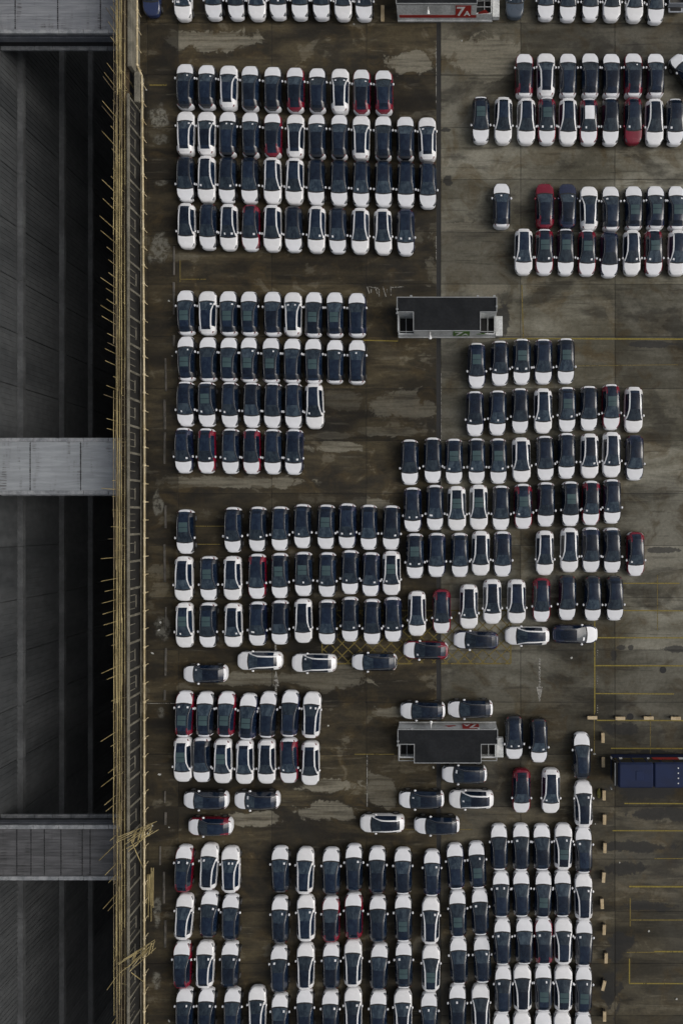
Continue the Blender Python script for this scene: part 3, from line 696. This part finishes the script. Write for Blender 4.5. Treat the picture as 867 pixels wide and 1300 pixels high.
def blob(mb, c, d, n=8):
    vs, fs = [], []
    rings = [(-1, .0), (-.8, .62), (-.3, .96), (.3, .96), (.8, .62), (1, 0)]
    for z, r in rings:
        for k in range(n):
            t = 2 * math.pi * k / n; vs.append((c[0] + d[0] * r * math.cos(t), c[1] + d[1] * z, c[2] + d[2] * r * math.sin(t)))
    for i in range(len(rings) - 1):
        for k in range(n): fs.append((i * n + k, i * n + (k + 1) % n, (i + 1) * n + (k + 1) % n, (i + 1) * n + k))
    mb.add(vs, fs)
blob(mm, (0, 0, 0), (.14, .10, .08)); mm.box((.02, -.08, -.03), (.05, .10, .04)); CM['mirror'] = mm.mesh('car_mirror', M['film'], True)
wm = MB().tube((0, -.11, 0), (0, .11, 0), .335, 20, 0)
wm.tube((0, .09, 0), (0, .118, 0), .215, 16, 1); CM['wheel'] = wm.mesh('car_wheel', [M['rubber'], M['rim']], False)
def patch(x0, x1, half, dz, nx=5, ny=4, yc=0.0):
    mb = MB(); vs = []
    for i in range(nx):
        x = x0 + (x1 - x0) * i / (nx - 1); s_ = section(x)
        for j in range(ny):
            y_ = yc - half + 2 * half * j / (ny - 1); ay = abs(y_)
            pts = [(s_[7][0], s_[7][1]), (s_[6][0], s_[6][1]), (s_[5][0], s_[5][1]), (s_[4][0], s_[4][1])]
            z = pts[-1][1]
            for (ya_, za_), (yb_, zb_) in zip(pts, pts[1:]):
                if ay <= yb_: z = za_ + (zb_ - za_) * (ay - ya_) / max(1e-6, yb_ - ya_); break
            vs.append((x + bow(x, y_), y_, z + dz))
    fs = [(i * ny + j, i * ny + j + 1, (i + 1) * ny + j + 1, (i + 1) * ny + j) for i in range(nx - 1) for j in range(ny - 1)]
    lo = len(vs); vs2 = vs + [(x, y_, z - .012) for x, y_, z in vs]
    mb.add(vs2, [tuple(reversed(f)) for f in fs]); return mb
CM['pane_a'] = patch(.02, -.43, .43, .012).mesh('sunroof_pane', M['pane'], True); CM['pane_b'] = patch(-.48, -.96, .43, .012).mesh('sunroof_pane', M['pane'], True)
CM['roof_film'] = patch(.10, -1.25, .47, .014, 7, 5).mesh('roof_film', M['film'], True)
tr = MB()  # thin bright strip added for the highlight lines along the roof rail
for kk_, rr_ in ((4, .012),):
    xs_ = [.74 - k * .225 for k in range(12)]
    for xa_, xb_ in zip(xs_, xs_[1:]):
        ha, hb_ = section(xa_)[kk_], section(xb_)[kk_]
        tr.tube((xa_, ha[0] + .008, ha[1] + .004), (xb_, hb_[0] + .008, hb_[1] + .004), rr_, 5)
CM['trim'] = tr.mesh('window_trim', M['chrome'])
CM['seam'] = MB().span((-.03, -.5, 0), (.03, .5, .012)).mesh('roof_seam', M['rubber'])
for k_, (yc_, hw_) in enumerate(((-.46, .09), (-.30, .07), (.42, .10), (.05, .08))): CM['slip%d' % k_] = patch(.80, .64, hw_, .016, 3, 3, yc_).mesh('dashboard_slip', M['film'], True)

def inst(name, key, parent, mat=None, loc=None, rot=None, scale=None):
    o = bpy.data.objects.new(name, CM[key])
    if mat is not None:
        o.material_slots[0].link = 'OBJECT'; o.material_slots[0].material = M[mat]
    if loc: o.location = loc
    if rot: o.rotation_euler = rot
    if scale: o.scale = scale
    return link(o, parent)
def make_car(code, tail):
    """code: W white, K black, B navy, R red, G grey + flags s paned sunroof, n no film, r white roof film; tail: t, b or x"""
    body = {'W': 'white', 'K': 'black', 'B': 'navy', 'R': 'red', 'G': 'grey', 'U': 'blue'}[code[0]]
    nofilm = 'n' in code; white = code[0] == 'W'
    hood = body if (nofilm or white) else 'film'
    e = empty('parked_car')
    inst('body', 'body', e, body); inst('bonnet', 'bonnet', e, hood); inst('front_bumper', 'front_bumper', e, hood)
    inst('headlight', 'headlight_l', e); inst('headlight', 'headlight_r', e)
    inst('windscreen', 'windscreen', e); rf = inst('roof', 'roof', e); inst('rear_window', 'rear_window', e)
    inst('cowl', 'cowl', e); inst('spoiler', 'spoiler', e, 'white' if white else 'glass')
    for q_ in 'lr': inst('roof_rail', 'roof_rail_' + q_, e, 'white' if white else 'black')
    for sgn, q_ in ((1, 'l'), (-1, 'r')):
        sw = inst('side_window', 'side_window_' + q_, e)
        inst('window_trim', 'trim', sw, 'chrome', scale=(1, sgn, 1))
    inst('tailgate', 'tailgate', e, body if (white or nofilm or tail != 't') else 'film')
    inst('rear_bumper', 'rear_bumper', e, body if (white or nofilm or tail == 'x') else 'film')
    inst('tail_light', 'tail_light_l', e); inst('tail_light', 'tail_light_r', e)
    for s in (1, -1):
        inst('mirror', 'mirror', e, body if nofilm else ('white' if white else 'film'), (.62, s * .965, 1.02), scale=(1, s, 1))
        for wx in (WX, -WX): inst('wheel', 'wheel', e, None, (wx, s * .79, .335), scale=(1, s, 1))
    if 's' in code: inst('sunroof_pane', 'pane_a', rf); inst('sunroof_pane', 'pane_b', rf)
    if 'r' in code: inst('roof_film', 'roof_film', e)
    return e
PROTO = {}
LOOK = {'W': 'all-white car', 'Ws': 'white car with paned sunroof', 'K': 'black car with white bonnet', 'Ks': 'black car with paned sunroof', 'B': 'navy car with white bonnet', 'Bs': 'navy car with paned sunroof',
        'R': 'red car with white bonnet', 'Rs': 'red car with paned sunroof', 'Rn': 'all-red car', 'Bn': 'all-navy car', 'Rr': 'red car with white roof', 'Gn': 'slate grey car', 'Un': 'all-blue car'}
ORD = ['first', 'second', 'third', 'fourth', 'fifth', 'sixth', 'seventh', 'eighth', 'ninth', 'tenth', 'eleventh', 'twelfth', 'thirteenth']
HEAD = {'U': 90, 'D': -90, 'L': 180, 'R': 0}
COUNT = 0
def car(code, x, y, head, tail='t', label='', yaw=0.0):
    global COUNT
    key = (code, tail); COUNT += 1
    loc = P(x, y, 0.62); loc.z = 0.0
    rz = R((HEAD[head] if isinstance(head, str) else head) + yaw + random.gauss(0, .55))
    if key not in PROTO:
        o = make_car(code, tail); PROTO[key] = o
    else:
        src = PROTO[key]; o = src.copy(); COL.objects.link(o)
        for ch in src.children:
            if ch.name.startswith('dashboard_slip'): continue
            c = ch.copy(); COL.objects.link(c); c.parent = o
            for gc in ch.children:
                c2 = gc.copy(); COL.objects.link(c2); c2.parent = c
    sc_ = random.uniform(.985, 1.015)
    o.location = loc; o.rotation_euler = (0, 0, rz); o.scale = (sc_, random.uniform(.98, 1.02), random.uniform(.96, 1.06))
    tag(o, label, 'car', 'cars parked on the roof deck')
    for k_ in range(4):
        if random.random() < (.22, .10, .16, .04)[k_]: inst('dashboard_slip', 'slip%d' % k_, o)
    return o
def row(desc, head, tail, cars, y0=None, y1=None):
    """cars: list of (code, x[, y]) from the scaffold outwards"""
    xs = [c[1] for c in cars]
    for k, c in enumerate(cars):
        y = c[2] if len(c) > 2 else y0 + (y1 - y0) * (c[1] - xs[0]) / (xs[-1] - xs[0])
        t = c[3] if len(c) > 3 else tail
        car(c[0], c[1], y, head, t, '%s, %s from scaffold end of %s' % (LOOK[c[0]], ORD[k], desc), c[4] if len(c) > 4 else 0.0)
def Z(codes, xs, ys=None):
    codes = codes.split()
    assert len(codes) == len(xs), (len(codes), len(xs), codes)
    return [(c, x) if ys is None else (c, x, y) for c, x, y in zip(codes, xs, ys or xs)]

row('row beside striped 7A hut', 'D', 't', Z('W K K W K K K W K', [233.8, 272.8, 300.8, 327.4, 354.3, 381.7, 408.6, 436, 462.6], [-2, -3.5, -3.5, -3, -4, -3.5, -3.5, -3, -2]))
row('row ending at grey pickup', 'D', 't', Z('K K K W W K', [691.8, 720, 748.4, 775.5, 803.9, 831], [-3, -2, -2, -2, -.5, 1]))
row('ten-car row nearest striped hut', 'U', 'b', Z('K K W K K R K W R R', [236.8, 264, 291.4, 318.8, 347.2, 375.6, 403.6, 432.2, 459.3, 487.3]), 110.4, 118)
row('twelve-car row behind ten-car row', 'U', 'b', Z('W W K K R W K K W K K W', [237, 263.5, 290.6, 319.3, 347.2, 375.6, 403, 431.4, 458.6, 486.8, 514.7, 542.3]), 170, 177.5)
row('twelve-car row behind eleven-car row', 'D', 'x', Z('K W K K W W K K K K K K', [236.8, 263.5, 290, 318, 346.7, 374.6, 402, 431, 459, 487, 515.5, 543]), 228, 236)
row('eleven-car row beside scaffold', 'D', 'x', Z('W K W R W K W K W W B', [238, 265.5, 291.4, 319.3, 346.7, 373.4, 402.5, 429.2, 457.6, 486.3, 515]), 287.8, 295.8)
row('nine-car row beside green-signed hut', 'U', 't', Z('Ks W Ks Ks K W Ks Ks B', [237.3, 264.7, 291.4, 317.5, 347.2, 372.6, 398.8, 425.7, 453.6]), 397.3, 400.4)
row('nine-car row behind seven-car row', 'U', 't', Z('Ks K Ks Ks Ks K Ks K K', [238, 265.5, 291.9, 317.3, 345.2, 372, 398.7, 425.7, 453.6]), 455.7, 460)
row('seven-car row behind nine-car row', 'D', 't', Z('K Ks K K K K W', [237.3, 264, 293, 321, 347.2, 373.4, 399.7]), 513.3, 516)
row('six-car row beside scaffold', 'D', 't', Z('B R K R K B', [234.8, 263.5, 294, 320.5, 347.2, 373.9]), 572.3, 574)
row('seven-car row behind white-roofed car', 'U', 't', Z('R W K K K R K', [664.8, 692, 719.8, 747.8, 774.7, 802.3, 830.3], [97] * 7))
row('row holding white-roofed car', 'D', 't', Z('Ks W W Rs W Rr K Rn W K', [609.8, 638.2, 667.3, 693.2, 720, 746, 773.4, 802.3, 829.2, 855], [154.2, 154.5, 155.5, 155, 155.5, 156, 156, 155, 156.5, 156.5]))
row('row holding all-navy car', 'U', 't', Z('Rn Bn W K Ks Bs Ks', [690.7, 719.3, 746.5, 774, 803, 830.3, 857], [262, 262, 265, 265.7, 264.7, 264.7, 264.7]))
row('eight-car row behind all-navy car', 'D', 't', [('W', 664, 320.5), ('Rs', 690, 321), ('Ks', 716.8, 321), ('Rs', 744, 322), ('B', 772, 324, 'x'), ('W', 800.6, 322), ('Rs', 828, 322), ('W', 858, 322)])
car('K', 636, 262, 'U', 't', 'lone black car with white bonnet parked apart from all-red car')
row('five-car row beside green-signed hut', 'D', 't', Z('Bs K Ks B Ks', [604.6, 634, 661.6, 688.8, 717.3], [464.7, 461.7, 459.6, 459.6, 458.7]))
row('eight-car row behind five-car row', 'D', 't', Z('B K K W Ks K Rs W', [602.5, 631, 659.5, 688.5, 718.8, 746.4, 774.3, 802.8], [525.5, 524.6, 521.7, 522, 520, 518.7, 517.3, 520.6]))
row('eleven-car row behind eight-car row', 'D', 't', [q + (('x',) if q[1] > 800 else ()) for q in Z('K K Ks Ks Ks W K K W W B', [520.2, 549.2, 576, 604.5, 631.9, 661, 691, 718, 747.3, 775, 804.3], [587, 584.5, 586, 585.5, 585.5, 584, 581.8, 579, 579, 577.5, 581.4])])
row('ten-car row before one-car gap', 'D', 't', Z('B K Ws Ws K Rs K Ks R K', [523.7, 552, 579.5, 607.2, 635.4, 663.3, 692, 723, 749, 775.5], [647, 644.4, 645.4, 644, 644.8, 643, 640.5, 639.7, 638.7, 636.7]))
row('row with one-car gap', 'D', 't', [q + (('b',) if q[1] > 800 else ()) for q in Z('Ks B K W B W W B K R', [526.8, 554, 583.4, 609.7, 637.4, 690.7, 721.7, 749, 775.5, 805.4], [705.6, 704.6, 704.6, 702.4, 703.3, 702, 698.3, 698, 698.6, 703.3])])
row('row over yellow hatching', 'D', 'x', Z('W R W W W R K K K', [529.3, 560.5, 594.8, 624.3, 655, 686.6, 719, 751, 778.8], [778.7, 776, 770, 763.6, 763.3, 761.5, 758.6, 759.3, 759.3]))
row('nine-car row with open bay', 'D', 't', Z('Ks K K K K Ks B K K', [236.6, 297, 328, 356.4, 384.6, 414.6, 441, 468.4, 497], [675, 672.6, 671.6, 671, 668, 668.8, 667.6, 669.4, 669.8]))
row('middle ten-car row beside scaffold', 'D', 't', Z('W Ks W R Ks Ks Ks K B Ws', [234.6, 266.3, 296.3, 327.3, 356, 386, 416, 444.8, 471, 497], [734.5, 734, 733.8, 731.6, 730.7, 728.7, 729.4, 726.4, 729, 727.5]))
row('ten-car row facing sideways cars', 'D', 't', Z('Ws Ks W B K W K K K B', [235.4, 265.3, 297, 328, 356.4, 385.6, 416, 444.8, 472.7, 498.8], [793.5, 793.4, 793.5, 791.6, 790, 788, 789.6, 786, 789, 786.2]))
SID = 'parked sideways'
car('K', 261.3, 854.7, 'L', 't', 'black car %s behind the first red seven-car row, nearest the scaffold' % SID)
car('W', 330.6, 838.2, 'L', 't', 'all-white car %s at tip of white up-arrow' % SID)
car('W', 399, 841.2, 'L', 't', 'all-white car %s between another white and a black sideways car' % SID)
car('K', 475.2, 839.8, 'L', 'b', 'black car %s over yellow hatching beside sideways red car' % SID)
car('R', 540.2, 825, 'L', 'b', 'red car %s on yellow hatching over the wide joint' % SID, -2)
car('B', 603.8, 812.3, 'L', 'x', 'navy car %s on yellow hatching beside sideways red car' % SID, -1.5)
car('W', 668.4, 806.8, 'L', 'x', 'all-white car %s tail to tail with sideways black car' % SID)
car('B', 729.3, 804.8, 'R', 'x', 'navy car %s with white bonnet towards yellow parking bays' % SID)
row('seven-car row by up-arrow', 'U', 't', [q + ('t', -2.2) for q in Z('Rs Ks Rs Bs K B W', [235.0, 261.5, 288.2, 315.8, 340.7, 368.6, 396], [905.7, 906, 906, 909, 906.6, 905, 907])])
row('seven-car row facing two sideways cars', 'D', 't', Z('Ws K Ws W W R W', [233.3, 257.7, 284, 311.5, 339.4, 367.4, 394.5], [963.8, 964, 965.7, 967, 966.3, 965, 968.4]))
car('K', 262, 1014.8, 'L', 't', 'black car %s between white seven-car row and sideways red car' % SID)
car('K', 326.8, 1014.8, 'L', 't', 'black car %s behind another black sideways car near the scaffold' % SID)
car('R', 267.9, 1047.8, 'L', 't', 'red car %s near the bamboo bundle and scaffold' % SID)
car('K', 536.4, 901.4, 'L', 't', 'black car %s at red hut sign side, nearer the scaffold' % SID)
car('K', 596.6, 899.3, 'L', 't', 'black car %s directly before the red sign of black-roofed hut' % SID)
car('K', 589, 981.8, 'L', 't', 'black car %s close behind black-roofed hut' % SID)
car('K', 534.7, 1014, 'L', 't', 'black car %s in line with sideways all-white car' % SID)
car('W', 597.9, 1013.6, 'L', 't', 'all-white car %s between black-roofed hut and five-car rows' % SID)
car('W', 485.2, 1044, 'L', 't', 'all-white car %s in front of second-longest block beside sideways black car' % SID)
car('K', 554.2, 1046.5, 'L', 't', 'black car %s behind sideways all-white car in same line' % SID)
car('K', 652, 935.4, 'D', 'x', 'black car with white bonnet beside end ledge of black-roofed hut')
car('K', 683.2, 939.3, 'D', 'x', 'black car with white bonnet one space from black-roofed hut', 1.0)
car('R', 661.3, 1003.6, 'D', 'x', 'red car with white bonnet beside lone all-white car', -1.0)
car('W', 698.3, 1003.6, 'D', 't', 'lone all-white car with open mirrors beside red car')
car('K', 737.4, 958.5, 'U', 'b', 'black car with white bonnet at head of file along timber blocks')
car('W', 739.5, 1019.3, 'U', 't', 'all-white car second in file along timber blocks')
LONG = ['first long row past black-roofed hut', 'second long row past black-roofed hut', 'third long row past black-roofed hut', 'fourth long row past black-roofed hut']
def Gx(codes, xs, ys, yaws={}):
    out = []
    for k, (c, x, y) in enumerate(zip(codes.split(), xs, ys)):
        out.append((c, x, y, 't' if x > 500 else 'x', yaws.get(k, -1.0 if x < 300 else 0)))
    assert len(out) == len(xs); return out
row(LONG[0], 'U', 't', Gx('R W W K W K K K K B B Ks', [234.6, 266.3, 293.8, 356.7, 387.7, 421, 449.7, 479, 511.4, 548.2, 577.9, 605.3], [1101.6, 1099, 1102.6, 1102.6, 1104, 1105, 1100.4, 1103.4, 1104.7, 1106.7, 1098.8, 1096.8], {1: -4, 10: 2.5, 11: 2.5, 4: -2}))
row(LONG[1], 'U', 't', Gx('W K K K W R R K Ks W Ks K', [234.9, 266.6, 293.8, 356.4, 389, 420.5, 449.2, 480, 511.9, 546.4, 580.7, 609], [1162.3, 1159.6, 1163.4, 1166, 1164.3, 1165.6, 1160.9, 1165, 1164.3, 1167, 1158.2, 1156.4], {0: -3, 1: -3, 10: 1.5, 11: 1.5}))
row(LONG[2], 'U', 't', Gx('R W K K W K W K Ks Ws K K', [232.8, 261.5, 293.2, 355.4, 388.4, 421, 448.4, 481.4, 512.6, 546.9, 582, 611.6], [1222.8, 1222.7, 1222.8, 1228.8, 1225, 1224.7, 1220.7, 1225.4, 1223, 1227.2, 1218, 1216.7], {7: -2, 10: 1.5, 11: 1.5}))
row(LONG[3], 'U', 't', Gx('K K K W K K K W K W K K W', [235.9, 263.3, 296.3, 327.3, 356.4, 387.7, 420, 448.4, 480.4, 511.4, 544.9, 580.4, 609.6], [t + 30 for t in (1252, 1252, 1252.4, 1250.4, 1258.7, 1254, 1255, 1251.6, 1255.4, 1253.4, 1258, 1247.8, 1247)]))
FIVE = ['%s five-car row from black-roofed hut' % o for o in ORD[:5]]
row(FIVE[0], 'U', 't', Z('K K K Ws K', [633, 660.7, 686.9, 714, 739.5], [1074.4, 1074.4, 1074.4, 1073.7, 1077.7]))
row(FIVE[1], 'U', 't', Z('K K Ks K W', [635.4, 661, 688.4, 713, 739.5], [1133.8, 1133.2, 1134, 1133, 1136.9]))
row(FIVE[2], 'U', 't', Z('K K R W K', [637, 664.7, 689.3, 714, 740], [1193.4, 1193, 1193.4, 1193, 1195.5]))
row(FIVE[3], 'U', 't', Z('K W Ks Ws Ks', [637.9, 662.5, 688.7, 714, 739.5], [1253.7, 1253, 1252, 1253, 1254.7]))
row(FIVE[4], 'U', 't', Z('K W K W K', [636, 662, 688.4, 713, 739], [1313.5, 1312, 1311.5, 1312, 1314]))
car('Un', 193.8, -8, 'D', 'x', 'all-blue car between the handrail and a row of white-bonneted cars')
car('Gn', 653, -5, 'D', 'x', 'slate grey car standing alone beside the striped 7A hut')
car('K', 871, 95, 90 + 38, 't', 'black car parked askew with white bonnet beyond the seven-car row')

# ------------------------------------------------------------------ pickup, coach
def pickup(x, y):
    e = empty('pickup_truck', P(x, y, .5) * Vector((1, 1, 0)) if False else Vector((P(x, y, .5).x, P(x, y, .5).y, 0)), R(90))
    tag(e, 'silver grey pickup truck with an open rear step bumper', 'pickup truck')
    MB().prism([(2.4, -.55), (2.55, 0), (2.4, .55), (2.1, .82), (.9, .86), (.9, -.86), (2.1, -.82)], .45, 1.02).build('bonnet', M['silver'], e, bevel=.05)
    MB().prism([(.88, -.82), (.88, .82), (-.7, .82), (-.7, -.82)], .45, 1.05).build('cab', M['silver'], e, bevel=.05)
    MB().add([(.86, -.78, 1.05), (.86, .78, 1.05), (-.68, .78, 1.05), (-.68, -.78, 1.05), (.25, -.62, 1.66), (.25, .62, 1.66), (-.55, .62, 1.66), (-.55, -.62, 1.66)], [(4, 5, 6, 7), (0, 1, 5, 4), (1, 2, 6, 5), (2, 3, 7, 6), (3, 0, 4, 7)]).build('cab_window', M['glass'], e)
    MB().prism([(.2, -.60), (.2, .60), (-.5, .60), (-.5, -.60)], 1.665, 1.70).build('roof', M['silver'], e, bevel=.015)
    MB().span((-.72, -.84, .50), (-2.3, .84, .62)).build('load_bed', M['conc_dark'], e)
    for s in (1, -1): MB().span((-.72, s * .84, .50), (-2.3, s * .76, 1.1)).build('bed_side', M['silver'], e, bevel=.02)
    MB().span((-2.3, -.84, .50), (-2.36, .84, 1.1)).build('tailgate', M['silver'], e, bevel=.02)
    MB().span((-2.40, -.74, .42), (-2.80, .74, .50)).span((-2.80, -.74, .50), (-2.92, .74, .62)).build('step_bumper', M['silver'], e, bevel=.02)
    MB().span((-2.44, -.55, .505), (-2.74, .55, .52)).build('step_tread', M['rubber'], e)
    for s in (1, -1):
        for wx in (1.6, -1.5): inst('wheel', 'wheel', e, None, (wx, s * .76, .335), scale=(1, s, 1))
pickup(857, -20)
def coach():
    z = 3.1; xl = P(781, 985, z).x; ys_, yn_ = P(800, 1001, z).y, P(800, 969, z).y; hw = (yn_ - ys_) / 2; cy = (yn_ + ys_) / 2; L = 11.8
    e = empty('coach', (xl, cy, 0)); tag(e, 'long navy blue coach parked across the yellow bays', 'coach', None)
    MB().span((.12, -hw, .35), (L, hw, 1.35)).build('body', M['bus'], e, bevel=.06)
    MB().span((.16, -hw + .02, 1.352), (L - .02, hw - .02, 2.70)).build('window_band', M['buswin'], e, bevel=.04)
    for k in range(9):
        for s in (1, -1): MB().span((.5 + k * 1.35, s * (hw - .03), 1.353), (.6 + k * 1.35, s * (hw + .004), 2.69)).build('window_pillar', M['bus'], e)
    MB().span((.05, -hw + .1, 1.1), (.15, hw - .1, 2.66)).build('windscreen', M['buswin'], e, bevel=.03)
    MB().span((.30, -hw - .01, 2.703), (3.75, hw + .01, 3.05)).build('roof_panel', M['bus'], e, bevel=.16)
    MB().span((3.80, -hw - .01, 2.703), (8.0, hw + .01, 3.02)).build('roof_panel', M['bus'], e, bevel=.14)
    MB().span((8.05, -hw - .01, 2.703), (L, hw + .01, 3.02)).build('roof_panel', M['bus'], e, bevel=.14)
    MB().span((2.0, -.45, 3.045), (2.75, .45, 3.09)).build('roof_hatch', M['bus'], e, bevel=.03)
    for k in range(4): MB().box((6.15, -.75 + k * .5, 3.05), (.12, .12, .08)).build('marker_lamp', M['signwhite'], e, bevel=.02)
    MB().span((.02, -hw + .12, 2.55), (.08, hw - .12, 2.68)).build('front_rail', M['steelrail'], e)
    for s in (1, -1):
        MB().tube((.1, s * hw, 2.5), (-.25, s * (hw + .25), 2.45), .03).build('mirror_arm', M['rubber'], e)
        MB().box((-.25, s * (hw + .28), 2.25), (.12, .22, .42)).build('mirror', M['steelrail'], e, bevel=.03)
        for wx in (2.6, 8.8):
            wme = MB().tube((0, -.15, 0), (0, .15, 0), .5, 20).build('wheel', M['rubber'], e); wme.location = (wx, s * (hw - .17), .5)
    MB().span((4.0, hw, 1.36), (6.6, hw + .02, 1.95)).build('side_graphic', M['signred'], e)
    MB().span((6.62, hw, 1.36), (9.2, hw + .018, 1.9)).build('side_graphic', M['signwhite'], e)
    MB().box((.85, hw + .03, 1.6), (.3, .06, .2)).box((3.6, hw + .03, 1.6), (.2, .05, .15)).build('side_lamp', M['signwhite'], e)
coach()

# ------------------------------------------------------------------ timber barrier blocks round the bays
def barrier(x, y, rz, label):
    q = P(x, y, .7); e = empty('timber_block', (q.x, q.y, 0), rz); tag(e, label, 'barrier', 'timber blocks lining the bays')
    MB().span((-.50, -.16, .52), (.50, .17, .70)).build('top_beam', M['timber'], e, bevel=.02)
    for k in (-1, 0, 1):
        MB().span((k * .36 - .07, -.13, .003), (k * .36 + .07, .13, .518)).build('leg', M['rubber'], e)
    MB().span((-.48, -.05, .10), (.48, .05, .20)).build('lower_rail', M['board'], e)
for k, (x, y) in enumerate([(751.5, 911.5), (787, 912.3), (823, 912), (857.5, 912.3), (893, 912.5)]):
    barrier(x, y, 0, 'timber block lengthwise on the bay line, %s from black file leader' % ORD[k])
for k, (x, y, a) in enumerate([(765, 937, 90), (765.5, 968, 91), (766.5, 1010, 90), (767, 1041, 89), (767.5, 1077, 88), (766, 1114.5, 86), (764, 1148, 92), (766.6, 1181, 87), (769, 1217, 88), (766, 1252, 76), (767, 1291, 89)]):
    barrier(x, y, R(a), 'timber block crosswise beside parked file, %s from the bay-line corner' % ORD[k])
q = P(760, 1008, .3); ol = empty('canvas_sack', (q.x, q.y, 0), R(92)); tag(ol, 'olive canvas sack slumped against a timber block', 'sack')
mb = MB(); blob(mb, (0, 0, .22), (.52, .22, .24), 10); mb.build('sack_body', M['olive'], ol, smooth=True)
MB().tube((.42, 0, .3), (.56, 0, .42), .06, 8, 0, .10).build('sack_neck', M['olive'], ol, smooth=True)

q = P(485.5, 17, .12); pk = MB().span((-.19, -.82, .003), (.19, .82, .2)).build('timber_baulk', M['timber'], bevel=.04); pk.location = (q.x, q.y, 0)
tag(pk, 'short pale timber baulk lying beside the striped 7A hut', 'timber')
# drain covers in the bays
for x, y in ((841, 850.5), (799.5, 909.8)):
    q = P(x, y); e = MB().tube((q.x, q.y, -.01), (q.x, q.y, .022), .34, 18).build('drain_cover', M['rubber'], deck)
q = P(222, 575); MB().tube((q.x, q.y, -.01), (q.x, q.y, .03), .3, 16).build('drain_cover', M['kerb'], deck)

# small litter: flattened scraps and bits of plastic
scraps = [((177.5, 69.5), 'beside the solid parapet wall'), ((186, 114), 'beside the stepped parapet wall'), ((586, 52), 'on deck before the striped 7A hut'), ((449, 31), 'before the first row of cars'), ((550, 974), 'beside black car behind the hut'), ((204, 790), 'in pale crust by the kerb'), ((202, 800), 'behind another scrap in pale crust'), ((194, 829), 'near the kerb by sideways black car'),
          ((215, 382), 'by the kerb near nine-car row'), ((219, 452), 'by the kerb near second nine-car row'), ((203, 983), 'near the kerb facing the white cars'), ((215, 1050), 'by the kerb near the red sideways car'), ((755, 1046), 'beside the file along timber blocks'), ((725, 835), 'on open deck near the arrow'), ((786, 1095), 'in the oily bays'), ((823, 1182), 'in the bays beyond timber blocks'), ((858, 1268), 'in the last marked bay'),
          ((671, 293), 'beside lone row corner of eight cars'), ((191, 1053), 'at foot of the bamboo bundle'), ((188, 1058), 'against handrail under the bamboo bundle'), ((194, 1048), 'under the tips of the bamboo bundle'), ((417, 921), 'beside the white seven-car row'), ((754, 957), 'beside file leader and timber blocks'), ((215, 1296), 'by the kerb near fourth long row')]
for (x, y), wh in scraps:
    mb = MB(); n = 7; r0 = random.uniform(.06, .13); pts = []
    for k in range(n): t = 2 * math.pi * k / n; r = r0 * random.uniform(.5, 1.1); pts.append((r * math.cos(t) * random.uniform(.8, 1.6), r * math.sin(t)))
    mb.prism(pts, .003, random.uniform(.03, .09)); o = mb.build('litter_scrap', M['scrap']); q = P(x, y); o.location = (q.x, q.y, 0); o.rotation_euler.z = random.uniform(0, 3)
    tag(o, 'small white scrap of litter ' + wh, 'litter', 'litter on the deck')
